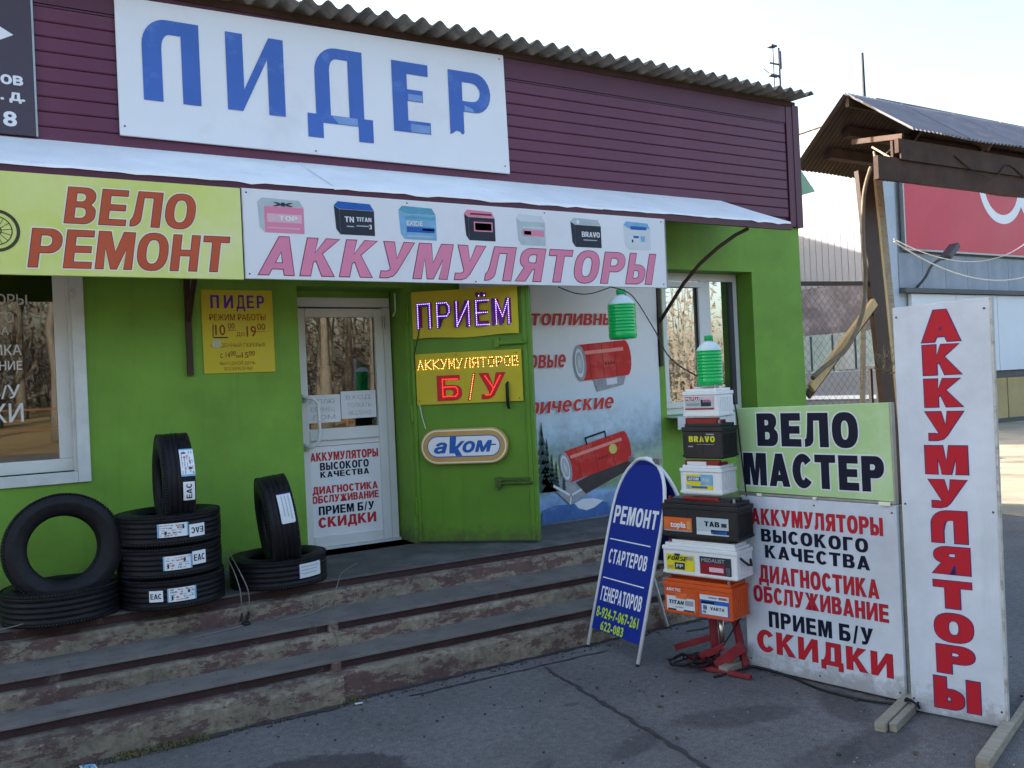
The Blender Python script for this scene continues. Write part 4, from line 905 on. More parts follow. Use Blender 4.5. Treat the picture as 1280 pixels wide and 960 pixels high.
def heater(par, cx, cz, L, r, a, base):
    """flat printed picture of a gas heater gun"""
    def T(p): x, y = p; return (cx+x*math.cos(rad(a))-y*math.sin(rad(a)), cz+x*math.sin(rad(a))+y*math.cos(rad(a)))
    body = [T(p) for p in [(-L/2,-r)]+[(L/2,-r)]+[T_ for T_ in arc(L/2,0,r*.35,r,-90,90,8)]+[(-L/2,r)]]
    o = obj('heater_print', flat(MB(), body, .0165), HR, par)
    el = [T((-L/2+r*.42*math.cos(rad(t)), r*math.sin(rad(t)))) for t in range(0,360,18)]
    obj('mouth_print', flat(MB(), el, .0172), HG, o)
    el = [T((-L/2-.005+r*.30*math.cos(rad(t)), r*.8*math.sin(rad(t)))) for t in range(0,360,18)]
    obj('mouth_print', flat(MB(), el, .0178), PALE, o)
    q = MB()
    for k in (-.30, -.02, .26): flat(q, [T(p) for p in ((L*k,-r*.98),(L*k+.006,-r*.98),(L*k+.006,r*.98),(L*k,r*.98))], .0170)
    for k in range(4): flat(q, [T(p) for p in ((L*.02+.03*k,-r*.28),(L*.02+.03*k+.02,-r*.28),(L*.02+.03*k+.02,-r*.12),(L*.02+.03*k,-r*.12))], .0174)
    obj('seam_print', q, DKRED, o)
    q = MB()
    for k in range(5):
        rr2 = .75-.15*k; n_ = 16
        for j in range(n_):
            A, B = rad(360*j/n_), rad(360*(j+1)/n_); f_ = lambda a_, g_: T((-L/2-.005+r*.30*rr2*g_*math.cos(a_), r*.8*rr2*g_*math.sin(a_)))
            flat(q, [f_(A,1), f_(B,1), f_(B,.86), f_(A,.86)], .0182)
    obj('grille_print', q, GREYP, o)
    obj('shine_print', flat(MB(), [T(p) for p in ((-L*.4,r*.42),(L*.45,r*.42),(L*.45,r*.62),(-L*.4,r*.62))], .0172), mat('pale red print', (.75,.28,.22), .45, .1, 6, 0), o)
    if base:
        obj('handle_print', flat(flat(flat(MB(), [T(p) for p in ((-L*.12,r*.9),(-L*.1,r*.9),(-L*.1,r*1.3),(-L*.12,r*1.3))], .0174), [T(p) for p in ((L*.2,r*.9),(L*.22,r*.9),(L*.22,r*1.3),(L*.2,r*1.3))], .0174), [T(p) for p in ((-L*.12,r*1.3),(L*.22,r*1.3),(L*.22,r*1.42),(-L*.12,r*1.42))], .0174), BLACKP, o)
        obj('badge_print', flat(MB(), [T((L*.28+r*.32*math.cos(rad(t)), r*.1+r*.32*math.sin(rad(t)))) for t in range(0,360,24)], .0178), mat('badge print', (.6,.55,.15), .5, .1, 5, 0), o)
    else:
        obj('foot_print', flat(MB(), [T(p) for p in ((-L*.25,-r*1.0),(L*.45,-r*1.0),(L*.38,-r*1.5),(-L*.2,-r*1.7))], .0161), HG, o)
        obj('panel_print', flat(MB(), [T(p) for p in ((L*.02,-r*1.05),(L*.25,-r*1.05),(L*.25,-r*1.4),(L*.02,-r*1.4))], .0166), PALE, o)
obj('tank_print', flat(MB(), [(.80,.35),(.93,.42),(1.66,.56),(1.66,.44),(.955,.148),(.79,.30)], .0150), HG, L10)
obj('tank_edge_print', flat(flat(MB(), [(.80,.335),(.965,.235),(1.66,.50),(1.66,.485),(.965,.215),(.79,.315)], .0156), [(.95,.15),(.962,.15),(.975,.23),(.963,.24)], .0156), PALE, L10)
obj('box_print', flat(MB(), [(1.02,.33),(1.62,.53),(1.62,.40),(1.12,.225)], .0157), mat('soot print', (.06,.05,.05), .5, .2, 10, 0), L10)
heater(L10, 1.37, 1.36, .50, .155, 4, False)
heater(L10, 1.25, .535, .66, .135, 12, True)
# trees and lake printed at the foot of the banner
FP = mat('dark fir print', (.05,.09,.08), .5, .25, 20, 0)
mb = MB()
def firprint(mb, x, z0, h):
    n = 7
    for k in range(n):
        t = k/n; wd = h*.16*(1-t)+.004; z_ = z0+h*t
        flat(mb, [(x-wd,z_),(x+wd*random.uniform(.7,1.1),z_-.006),(x+.004,z_+h/n*1.5)], .0155)
for x, h in ((.70,.55),(.745,.42),(.79,.30),(.83,.24),(.90,.16),(1.62,.1),(1.68,.14),(1.9,.12)): firprint(mb, x, .28, h)
obj('fir_print', mb, FP, L10)
obj('lake_print', flat(MB(), [(.66,.02),(1.5,.03),(1.45,.10),(1.25,.155),(1.0,.15),(.8,.16),(.68,.13)], .0152), mat('lake print', (.06,.14,.36), .5, .25, 8, 0, dirt=(.2,.28,.4), dscale=6), L10)
obj('cloud_print', flat(MB(), [(1.0,.155),(1.08,.185),(1.2,.18),(1.3,.15),(1.2,.10),(1.12,.085),(1.04,.11)], .0157), PALE, L10)

# ================================================================== TYRES
def tyre_profile(R, W, r):
    """half open cross-section (radius, width position) with tread grooves and shoulder steps"""
    h = W/2; p = [(r, -h*.62), (r+.006, -h*.74), (r+.02, -h*.84), (r+(R-r)*.35, -h*.985), (r+(R-r)*.5, -h), (r+(R-r)*.52, -h*1.012), (r+(R-r)*.6, -h*.995), (R-.028, -h*.94), (R-.014, -h*.87), (R-.006, -h*.80)]
    for g in (-.48, -.16, .16, .48):
        a = g*h
        p += [(R-.001-.004*abs(g), a-.0065), (R-.008, a-.0045), (R-.008, a+.0045), (R-.001-.004*abs(g), a+.0065)]
    q = [(rr, -x) for rr, x in p[:10]][::-1]
    inner = [(r+.008, h*.55), (R-.030, h*.80), (R-.018, 0), (R-.030, -h*.80), (r+.008, -h*.55)]
    return p+q+inner
def make_tyre(R, W, r, key):
    mb = MB().lathe(tyre_profile(R, W, r), 64, closed=True)
    n = 110; h = W/2      # shoulder lugs and sipes as small raised blocks
    for i in range(n):
        t = 2*math.pi*i/n
        for s in (-1, 1):
            M = Matrix.Rotation(t, 4, 'Z')
            mb.box(R-.013, R-.0035, -.0058, .0058, s*h*.83-.008, s*h*.83+.008, M)
    return mesh(key, mb, RUBBER, True)
TYM = {k: make_tyre(*v, 'tyre_body') for k, v in {'a': (.302, .185, .178), 'b': (.292, .178, .178), 'c': (.300, .185, .185)}.items()}
TYV = {'a': (.302, .185), 'b': (.292, .178), 'c': (.300, .185)}
def tyre(kind, pos, euler, label, stickers=(), group='new tyres stacked on the porch'):
    t = thing('tyre', label, 'tyre', pos, 0, group, euler)
    o = bpy.data.objects.new('tyre_body', TYM[kind]); C.objects.link(o); o.parent = t
    R, W = TYV[kind]
    for st_ in stickers:
        ang, h0, wd, ht, style, rot = st_      # angle of centre on the tread (deg), axial centre, width along the tread, height, style, turned
        def warp(u, v, d, ang=ang, h0=h0, rot=rot):
            if rot == 1: u, v = -v, u
            elif rot == 2: u, v = -u, -v
            elif rot == 3: u, v = v, -u
            a = rad(ang)+u/R; rr = R+.0015+d; return (rr*math.cos(a), rr*math.sin(a), h0+v)
        mb = rect(MB(), -wd/2, wd/2, -ht/2, ht/2, .0, warp, 8) if rot in (0, 2) else MB()
        if rot in (1, 3):
            k = 8
            for i in range(k):
                a0 = -ht/2+ht*i/k; a1 = -ht/2+ht*(i+1)/k
                mb.poly([warp(x, y, 0) for x, y in ((-wd/2,a0),(wd/2,a0),(wd/2,a1),(-wd/2,a1))])
        s = obj('sticker', mb, WHITE if style != 'purple' else PALE, t)
        q = MB()
        if style == 'eac':
            letters(q, 'EAC', -wd*.4, wd*.4, -ht*.24, ht*.24, .0012, off=.03, warp=warp); obj('print', q, NAVY, s)
        elif style == 'label':
            rect(q, -wd*.5, -wd*.455, -ht*.5, ht*.5, .0012, warp); rect(q, wd*.44, wd*.5, -ht*.5, ht*.5, .0012, warp); obj('print', q, LBLUE, s)
            q = MB(); rnd = random.Random(int(ang*10)+5)
            for r_ in range(5):
                x = -wd*.4
                while x < wd*.38:
                    L = rnd.uniform(.04, .15)*wd
                    if rnd.random() < .62: rect(q, x, min(x+L*.8, wd*.42), ht*(.36-.18*r_)-.0025, ht*(.36-.18*r_)+rnd.choice((.001,.0025,.006)), .0014, warp)
                    x += L
            obj('print', q, GREYP, s)
            q = MB(); rect(q, -wd*.36, -wd*.30, -ht*.36, -ht*.05, .0016, warp); rect(q, wd*.2, wd*.27, ht*.05, ht*.3, .0016, warp); obj('print', q, CHAR, s)
            q = MB(); rect(q, -wd*.2, -wd*.13, -ht*.25, -ht*.1, .0016, warp); rect(q, -wd*.05, wd*.02, ht*.12, ht*.22, .0016, warp); obj('print', q, ORANGEP, s)
        elif style == 'purple':
            rect(q, -wd*.5, wd*.5, -ht*.5, -ht*.43, .0012, warp); rect(q, -wd*.5, wd*.5, ht*.43, ht*.5, .0012, warp) ; rect(q, -wd*.5, -wd*.47, -ht*.43, ht*.43, .0012, warp); obj('print', q, PURPLE, s)
            q = MB()
            for r_, m_ in ((.28,.8),(.05,.75),(-.2,.7)):
                x = -wd*.4
                rnd = random.Random(r_*100)
                while x < wd*.8*m_-wd*.3:
                    L = rnd.uniform(.02,.06)*wd; rect(q, x, x+L*.75, ht*r_-.002, ht*r_+.0035, .0014, warp); x += L
            obj('print', q, GREYP, s)
    return t
UP = lambda spin: (0, 0, rad(spin))
# tread angle -90 faces the street; camera stands left of the things, so about -98 looks at it
tyre('a', (.285, -.66, ZP+.0925), UP(0), 'tyre lying flat at the far left end of the porch, under the leaning tyre')
tyre('a', (.30, -.72, .90), (rad(82), 0, rad(2)), 'tyre leaning upright on the far left flat tyre, its round sidewall facing the street')
T3 = 'flat tyre in the stack of three, '
tyre('b', (.868, -.70, ZP+.089), UP(3), T3+'the bottom one with EAC left of its label', ((-120, .0, .075, .062, 'eac', 0), (-93, .0, .155, .075, 'label', 0)))
tyre('b', (.858, -.70, ZP+.089+.178), UP(-6), T3+'the middle one with EAC at its right end', ((-61, .012, .085, .075, 'eac', 0), (-85, .0, .155, .078, 'label', 0)))
tyre('b', (.860, -.70, ZP+.089+.356), UP(0), T3+'the top one with an upside-down EAC sticker', ((-68.5, -.01, .095, .07, 'eac', 2), (-95, .005, .165, .075, 'label', 2)))
tyre('b', (.895, -.70, 1.205), (0, rad(90), rad(-2)), 'tyre standing upright in the top of the three-tyre stack', ((-117, .045, .17, .075, 'label', 0), (-84, .045, .105, .062, 'eac', 2)))
tyre('c', (1.512, -.63, ZP+.0925), UP(0), 'tyre lying flat beside the entrance door with a violet edged sticker', ((-66, .01, .17, .085, 'purple', 0),))
tyre('c', (1.50, -.68, .895), (rad(-4), rad(84), rad(-11)), 'tyre standing upright in the flat tyre beside the entrance door', ((-113, .03, .19, .082, 'purple', 0),))

# ================================================================== PAVEMENT THINGS
# ---- blue folding board (two arched panels leaning together)
af = thing('folding_board', 'blue arched folding board with white and lime РЕМОНТ lettering standing on the asphalt', 'street sign', (3.203, -1.566, 0), -90)
# local: x = along the panel (to the street), y = towards the wall side of the pair (world +x), z up
lean = math.atan2(.33, 1.14)
def arch(hw, zs_, zt, n=18, e=0):
    """outline of an arched panel centred on x=0: straight sides to zs_, then an ogee-free round top"""
    pts = [(-hw+e, 0)]; N = n
    for i in range(N+1):
        t = math.pi*i/N; x = -math.cos(t); pts.append(((hw-e)*x, zs_+(zt-e-zs_)*(math.sin(t)**.75)))
    pts.append((hw-e, 0)); return pts
def pan(mbd, loop, d0, d1, M):
    n = len(loop); mbd.add([M @ Vector((u,d0,v)) for u, v in loop]+[M @ Vector((u,d1,v)) for u, v in loop], [(i,(i+1)%n,n+(i+1)%n,n+i) for i in range(n)]+[tuple(n+i for i in range(n))[::-1], tuple(range(n))]); return mbd
H_ = math.hypot(.33, 1.19)
for side in (0, 1):
    cx = .2525
    if side == 0: M = Matrix.Translation((cx, 0, 0)) @ Matrix.Rotation(-lean, 4, 'X')
    else: M = Matrix.Translation((cx, .662, 0)) @ Matrix.Rotation(rad(180), 4, 'Z') @ Matrix.Rotation(-lean, 4, 'X')
    hw = .2525
    full = arch(hw, .80, H_)
    # tube frame following the outline
    path = [full[0]]+full[1:-1]+[full[-1]]
    p3 = [(-hw, 0, .01)]+[(u, 0, v) for u, v in arch(hw, .80, H_)[1:-1]]+[(hw, 0, .01)]
    fr = obj('frame', MB().tube([M @ Vector(p) for p in p3], .0115, 8), mat('white painted tube', (.72,.73,.75), .35, .08, 8, .05, 40, dirt=(.5,.48,.45), dscale=8, dlo=.6, dhi=.8), af, smooth=True)
    pn = [(u, max(v, .12 if side == 0 else .52)) for u, v in arch(hw, .80, H_, e=.014)]
    ft = obj('foot', MB().tube([M @ Vector((-hw,0,-.004)), M @ Vector((-hw,0,.012))], .0135, 8), BLACKP, af); obj('foot', MB().tube([M @ Vector((hw,0,-.004)), M @ Vector((hw,0,.012))], .0135, 8), BLACKP, af)
    pp = obj('panel', pan(MB(), pn, -.004, .004, M), BLUEP, af)
    if side == 0:
        wp = lambda u, v, d, M=M: tuple(M @ Vector((u, -d, v)))
        mb = MB()
        letters(mb, 'РЕМОНТ', -.215, .215, .80, .915, .0055, off=.045, sp=1.08, warp=wp)
        rect(mb, -.215, .19, .693, .700, .0055, wp)
        letters(mb, 'СТАРТЕРОВ', -.195, .185, .545, .635, .0055, off=.04, sp=1.12, warp=wp)
        rect(mb, -.215, .195, .445, .452, .0055, wp)
        letters(mb, 'ГЕНЕРАТОРОВ', -.205, .20, .305, .395, .0055, off=.04, sp=1.12, warp=wp)
        obj('lettering', mb, WHITE, pp)
        mb = MB(); letters(mb, '8-924-7-067-261', -.215, .20, .205, .268, .0055, off=.04, sp=1.1, warp=wp); letters(mb, '622-083', -.15, .075, .11-.0+.02, .185, .0055, off=.04, sp=1.12, warp=wp)
        obj('phone_lettering', mb, LIME, pp)
obj('top_hinge', MB().box(.10,.16,.318,.345,H_*math.cos(lean)-.03,H_*math.cos(lean)+.005).box(.34,.40,.318,.345,H_*math.cos(lean)-.03,H_*math.cos(lean)+.005), TIN, af)

# ---- battery stack on a small red jack
BA = -72
PB = Vector((3.40, -2.36, 0))
e_ = Vector((math.cos(rad(BA)), math.sin(rad(BA)), 0)); n_ = Vector((-math.sin(rad(BA)), math.cos(rad(BA)), 0))   # n_ points away from the street viewer
GB = 'car batteries stacked on the red jack'
def battery(label, u0, u1, z0, z1, dep, case, lidm, kind, lidh=.025, group=GB, back=0.0, drz=0):
    W = u1-u0; Hh = z1-z0
    p = PB + e_*u0 + n_*back
    t = thing('car_battery', label, 'car battery', (p.x, p.y, z0), BA+drz, group)
    mb = MB().box(0, W, 0, dep, .006, Hh*.80)
    for k in range(3): pass
    obj('case', mb.box(.008, W-.008, .004, dep-.004, 0, .006), case, t, bevel=.004)
    rb = MB()
    for k in range(7): rb.box(W+.0001, W+.0028, dep*(.14+.12*k), dep*(.14+.12*k)+.006, .03, Hh*.72)
    for k in range(max(2, int(W/.16))+1):
        x = .006+(W-.018)*k/max(2, int(W/.16)); rb.box(x, x+.005, -.0016, -.0001, .024, Hh*.78)
    obj('case_ribs', rb, case, t)
    obj('base_ledge', MB().box(-.003, W+.003, -.004, 0, .008, .022).box(-.004,-.0001,0,dep,.008,.022).box(W+.0001,W+.004,0,dep,.008,.022), case, t)
    lid = obj('lid', MB().box(-.004, W+.004, -.005, dep+.004, Hh*.805, Hh*.93).box(.01, W-.01, .008, dep-.008, Hh*.931, Hh+lidh*.2), lidm, t, bevel=.003)
    obj('vent_ridge', MB().box(.03, W-.03, dep*.45, dep*.6, Hh+lidh*.2, Hh+lidh*.65), lidm, lid, bevel=.002)
    for k, x in enumerate((.035, W-.035)):
        obj('terminal', MB().lathe([(.0, .02),(.008,.02),(.009,0),(.0,0)], 12, Matrix.Translation((x, .035, Hh+lidh*.2))), TIN if k else REDPL, t)
    return t, W, Hh
def lab(t, u0, u1, v0, v1, m, items, name='label'):
    o = obj(name, rect(MB(), u0, u1, v0, v1, .0022), m, t)
    W, H = u1-u0, v1-v0
    for it in items:
        mb = MB(); a, b, c, d, mm, tx = it[:6]; L = .0034 if not tx else .0044
        if tx: letters(mb, tx, u0+W*a, u0+W*b, v0+H*c, v0+H*d, L, off=it[6] if len(it) > 6 else .03, shear=it[7] if len(it) > 7 else 0)
        else: rect(mb, u0+W*a, u0+W*b, v0+H*c, v0+H*d, L)
        obj('print', mb, mm, o)
    return o
b1, W, H = battery('orange car battery with TITAN and blue labels, lowest in the stack on the red jack', -.19, .245, .318, .515, .19, ORANGE, ORANGE, 0)
lab(b1, .015, .20, .012, .122, PALE, ((0,.34,.84,1.,ORANGE,None),(.72,1,.78,1.,ORANGE,None),(.34,.72,.72,1.,ORANGEP,None),(.08,.62,.42,.62,NAVY,'TITAN',.05,.1),(.66,.95,.4,.66,GREYP,None),(.04,.34,.0,.17,CHAR,None),(.6,.98,.0,.17,CHAR,None),(.3,.6,.24,.3,GREYP,None)))
obj('arctic_print', letters(MB(), 'ARCTIC', .018, .115, .133, .150, .0062, off=.03), WHITE, b1); 
lab(b1, .235, .415, .006, .135, MBLUE, ((0,1,.78,1.,PALE,None),(.3,.6,.86,.93,GREYP,None),(.65,.97,.84,.95,REDB,None),(.05,.95,.15,.6,PALE,None),(.05,.5,.62,.72,NAVY,None),(.35,.85,.36,.5,NAVY,'VARTA',.04,.1),(.1,.24,.34,.54,MBLUE,None),(.08,.2,.2,.3,NAVY,None),(.04,.98,.0,.14,MBLUE,None)))
obj('rib', MB().box(.205,.222,-.004,0,.01,.15), ORANGE, b1)
b2, W, H = battery('long white car battery with yellow FORSE label on the orange battery', -.185, .285, .548, .725, .185, CASEW, CASEW, 0)
lab(b2, .02, .205, .025, .118, mat('battery label yellow', (.72,.62,.03), .4, .1, 20, 0), ((.04,.78,.62,.88,NAVY,'FORSE',.05,.3),(.3,.66,.08,.5,CHAR,None),(.36,.6,.2,.4,PALE,'FP'),(.72,.95,.7,.9,GREYP,None),(.05,.25,.1,.3,GOLD,None),(.3,.5,.9,1.05,CHAR,None)))
lab(b2, .24, .435, .018, .122, mat('dark red print', (.28,.02,.03), .4, .2, 20, 0), ((0,1,.66,1.,CHAR,None),(.06,.8,.72,.92,GREYP,'MEDALIST'),(.3,.75,.2,.44,PK2,None),(.8,1,0,.66,CHAR,None),(.82,.96,.1,.5,GREYP,None)))
obj('lid_step', MB().box(.05,.45,.02,.16,.178,.20), CASEW, b2, bevel=.003)
obj('side_handle', MB().tube([(.475,.03,.125),(.495,.03,.11),(.50,.07,.085),(.49,.13,.07),(.475,.15,.10)], .007, 6), BLACKC, b2)
b3, W, H = battery('long black car battery with orange and TAB labels, third from the bottom of the stack', -.18, .30, .765, .972, .185, CASEB, CASEB, 0)
lab(b3, .01, .195, .035, .115, mat('battery orange label', (.72,.14,.03), .4, .15, 20, 0), ((.25,.78,.3,.72,WHITE,'topla',.05),(.02,.2,.2,.8,ORANGEP,None),(.82,.95,.2,.8,GOLD,None),(.0,1,.0,.1,GREYP,None)))
lab(b3, .225, .425, .028, .125, SIL, ((.25,.72,.5,.8,NAVY,'TAB',.05),(.78,.94,.5,.72,CHAR,None),(.0,.5,.0,.2,PALE,None),(.45,1,.08,.32,NAVY,None),(.5,.95,.1,.26,MBLUE,None)))
obj('lid_step', MB().box(.05,.43,.02,.165,.205,.226), CASEB, b3, bevel=.003)
b4, W, H = battery('small white car battery with yellow and blue label, above the TAB battery', -.045, .215, .998, .1, .175, CASEW, CASEW, 0) if False else battery('small white car battery with yellow and blue label, above the TAB battery', -.045, .215, 1.018, 1.178, .175, CASEW, CASEW, 0)
lab(b4, .035, .205, .03, .115, mat('battery label yellow', (.72,.62,.03), .4), ((.55,1,.3,1.,LBLUE,None),(.05,.55,.55,.85,MBLUE,None),(.08,.5,.6,.8,PALE,'АКОМ',.05,.2),(.2,.8,.08,.22,MBLUE,None),(.02,.15,.06,.3,LBLUE,None),(.62,.88,.5,.75,PALE,None)))
b5, W, H = battery('small black car battery with yellow BRAVO lettering, second from the top', -.02, .23, 1.222, 1.415, .175, CASEB, CASEB, 0)
BY = mat('bravo yellow', (.62,.6,.04), .4, .05, 5, 0)
obj('name_print', letters(MB(), 'BRAVO', .04, .205, .095, .128, .0015, off=.07, sp=1.1), BY, b5)
obj('small_print', rect(rect(rect(MB(), .035,.065,.066,.073,.0015), .09,.2,.08,.083,.0015), .15,.2,.135,.142,.0015), GREYP, b5)
b6, W, H = battery('small white car battery with red and grey label, directly under the green bottle', -.005, .215, 1.455, 1.612, .175, CASEW, CASEW, 0)
lab(b6, .012, .195, .045, .118, SIL, ((0,.5,.7,1.,REDB,None),(.04,.5,.72,.95,WHITE,'MUTLU',.05),(.0,1,.0,.12,REDPL,None),(.55,.9,.25,.75,CHAR,None),(.62,.98,.55,.95,PK2,None),(.05,.5,.3,.5,GREYP,None)))
# spacers: dark red handles and caps lying between the batteries
def strip(t, z, m, u0, u1, h=.02): return obj('carry_handle', MB().box(u0, u1, .02, .05, z, z+h).box(u0, u0+.02, .02, .12, z, z+h*.6).box(u1-.02, u1, .02, .12, z, z+h*.6), m, t, bevel=.003)
strip(b3, .2065, REDPL, .13, .36, .030); strip(b4, .1635, REDPL, .02, .24, .03); strip(b5, .195, REDPL, .01, .215, .035)
obj('cap_strip', MB().box(.04,.16,.012,.022,.166,.186), CASEW, b4); strip(b2, .2, CASEB, .06, .42, .036)
# big batteries reach the next one through their lids
jack = thing('jack_stand', 'red jack stand with a chromed rod under the battery stack', 'jack', (3.55, -2.36, 0), BA)
obj('base', MB().box(-.10,.12,-.04,.15,0,.022).box(-.21,-.10,.02,.06,.0,.03), REDST, jack, bevel=.004)
def bar(a, b, w_, h_, m, par, name):
    a, b = Vector(a), Vector(b); d = (b-a); q = d.to_track_quat('Z', 'Y').to_matrix().to_4x4(); M = Matrix.Translation(a) @ q
    return obj(name, MB().box(-w_/2, w_/2, -h_/2, h_/2, 0, d.length, M), m, par, bevel=.003)
bar((-.02,.04,.03), (-.055,.08,.315), .045, .03, REDST, jack, 'upright'); bar((.16,.05,.02), (.075,.09,.315), .038, .03, REDST, jack, 'upright')
bar((-.12,-.02,.03), (.06,.0,.13), .045, .04, REDST, jack, 'wedge_arm'); bar((.02,-.03,.02), (.18,.0,.15), .045, .06, REDST, jack, 'wedge_arm')
bar((-.30,.06,.05), (-.05,.07,.15), .035, .035, REDST, jack, 'lever')
bar((-.03,-.09,.015), (.27,-.10,.018), .03, .022, REDST, jack, 'foot_bar')
obj('rod', MB().tube([(.035,.03,.10),(.012,.05,.315)], .016, 12), CHROME, jack, smooth=True)
obj('top_plate', MB().box(-.14,.14,-.0,.19,.301,.317), REDST, jack, bevel=.003)
# cable tangle
def tangle(cx, cy, n, R, seedv, z=.02):
    rnd = random.Random(seedv); pts = []
    for i in range(n):
        a = i*.55+rnd.uniform(-.4,.4); r = R*rnd.uniform(.45, 1)
        pts.append((cx+r*math.cos(a)*1.15, cy+r*math.sin(a)*.75, z+rnd.uniform(0,.06)))
    P_ = []
    for i in range(len(pts)-1):
        for k in range(3):
            t = k/3; a, b = Vector(pts[i]), Vector(pts[i+1]); P_.append(a.lerp(b, t))
    S_ = [sum((P_[min(max(i+k,0),len(P_)-1)] for k in (-2,-1,0,1,2)), Vector())/5 for i in range(len(P_))]
    return S_
tag(obj('power_cable', MB().tube(tangle(3.42,-2.30,46,.15,4), .0055, 6).tube(tangle(3.50,-2.34,30,.12,9), .005, 6), BLACKC, smooth=True), 'tangle of black cable lying round the foot of the red jack', 'cable')
def catm(pts, n=6):
    P_ = [Vector(p) for p in pts]; P_ = [P_[0]]+P_+[P_[-1]]; out = []
    for i in range(1, len(P_)-2):
        for k in range(n):
            t = k/n; a, b, c, d = P_[i-1:i+3]
            out.append(.5*((2*b)+(-a+c)*t+(2*a-5*b+4*c-d)*t*t+(-a+3*b-3*c+d)*t**3))
    out.append(P_[-2]); return out
tag(obj('hanging_cable', MB().tube(catm([(3.638,-.77,2.40),(3.78,-.78,2.355),(3.912,-.79,2.352),(4.06,-.81,2.392),(4.10,-.82,2.40),(4.02,-1.15,2.30),(3.75,-1.7,2.02),(3.50,-2.15,1.80),(3.50,-2.45,1.66),(3.62,-2.49,1.63),(3.66,-2.50,1.5),(3.67,-2.515,1.26),(3.70,-2.52,.95),(3.76,-2.52,.62),(3.74,-2.5,.42),(3.62,-2.44,.22),(3.5,-2.40,.06)]), .0045, 6), BLACKC, smooth=True), 'thin black cable from the hanging battery sign down the battery stack', 'cable')
tag(obj('ground_cable', MB().tube(catm([(3.40,-2.50,.008),(3.60,-2.53,.02),(3.66,-2.56,.03),(3.72,-2.75,.012),(3.70,-2.98,.008),(3.74,-3.2,.008),(3.80,-3.38,.02),(3.84,-3.46,.03)]), .0065, 6), BLACKC, smooth=True), 'black cable on the asphalt running along the foot of the leaflet sign', 'cable')

# ---- bottles of green washer fluid
def bottle(label, p, h, r):
    t = thing('fluid_bottle', label, 'bottle', p, 20, 'bottles of green washer fluid')
    prof = [(0,.0),(r*.9,.0),(r,.012*h/.3)]
    nr = 9; z0, z1 = .03*h/.3, .205*h/.3
    for i in range(nr):
        a = z0+(z1-z0)*i/nr; b = z0+(z1-z0)*(i+1)/nr
        prof += [(r, a), (r, a+(b-a)*.45), (r*.955, a+(b-a)*.68), (r*.955, a+(b-a)*.82)]
    prof += [(r, z1), (r*.98, z1+.006)]
    obj('body', MB().lathe(prof, 24), LIQ, t, smooth=True)
    obj('shoulder', MB().lathe([(r*.985, z1+.0061),(r*.93, z1+.02*h/.3),(r*.6, z1+.048*h/.3),(r*.28, z1+.06*h/.3),(r*.26, z1+.075*h/.3),(0,z1+.075*h/.3)], 24), CLEARP, t, smooth=True)
    obj('cap', MB().lathe([(r*.32, z1+.066*h/.3),(r*.34, z1+.068*h/.3),(r*.34, z1+.092*h/.3),(r*.3, z1+.096*h/.3),(0, z1+.096*h/.3)], 20), CAPG, t, smooth=True)
    obj('handle', MB().tube([(r*.33,0,z1+.078*h/.3),(r*.5,0,z1+.085*h/.3),(r*.62,0,z1+.07*h/.3),(r*.6,0,z1+.045*h/.3)], .005, 6), CAPG, t)
    return t
bottle('green fluid bottle hanging from the lower edge of the long battery sign', (4.17, -.83, 2.002), .38, .108)
q_ = PB + e_*.125 + n_*.09
bottle('green fluid bottle standing on the topmost white battery of the stack', (q_.x, q_.y, 1.632), .285, .073)

# ---- leaflet sign, bicycle master sign and tall vertical sign, each on timber feet
RP = mat('crimson letter film', (.44, .018, .03), .45, .08, 3, 0)
t = sign('leaflet_sign', 'white panel with red and black battery service lines standing left of the tall sign', (3.686, -2.496, 0), -77.5, 'standing sign boards at the kerb')
obj('panel', MB().box(-.012, .885, 0, .028, .012, .995), BOARDS, t, bevel=.003)
m1, m2, m3 = MB(), MB(), MB()
for s, a, b, c, d, k in (('АККУМУЛЯТОРЫ', .052, .81, .835, .925, 'r'), ('ВЫСОКОГО', .11, .73, .74, .812, 'k'), ('КАЧЕСТВА', .13, .735, .65, .722, 'k'), ('ДИАГНОСТИКА', .085, .775, .51, .605, 'r'), ('ОБСЛУЖИВАНИЕ', .045, .82, .395, .485, 'r'), ('ПРИЕМ Б/У', .135, .735, .26, .35, 'k'), ('СКИДКИ', .055, .83, .115, .235, 'r')):
    if k == 'r': row((m1, m2), s, a, b, c, d, .001, (.062, .045), 0, 1.08)
    else: letters(m3, s, a, b, c, d, .0015, off=.055, sp=1.08)
obj('letter_edge', m1, mat('violet red letter edge', (.12,.015,.07), .5, .1, 3, 0), t); obj('lettering', m2, RP, t); obj('black_lettering', m3, NAVY, t)
for u_, v_ in ((.012,.95),(.86,.955),(.012,.06),(.86,.05),(.44,.965),(.43,.045)): obj('screw', MB().lathe([(0,.0035),(.004,.003),(.0055,0)], 8, Matrix.Translation((u_,-.0006,v_)) @ Matrix.Rotation(rad(90),4,'X')), DGREY, t)
obj('frame', MB().box(-.02,.895,.029,.06,.0,.035).box(-.02,.01,.029,.06,.036,.99).box(.865,.895,.029,.06,.036,.99), WOODG, t)
obj('foot_plank', MB().box(-.08,-.02,-.20,.22,0,.045), WOODG, t, bevel=.003)
t = sign('bicycle_master_sign', 'light green panel with black ВЕЛО МАСТЕР letters above the leaflet sign', (3.686, -2.496, 1.012), -77.5, 'standing sign boards at the kerb')
obj('panel', MB().add([(-.022,0,.005),(.875,0,.0),(.872,0,.50),(-.024,0,.482),(-.022,.03,.005),(.875,.03,0),(.872,.03,.50),(-.024,.03,.482)], ((0,1,2,3),(5,4,7,6),(0,4,5,1),(1,5,6,2),(2,6,7,3),(3,7,4,0))), LGREEN, t, bevel=.003)
m1, m2 = MB(), MB()
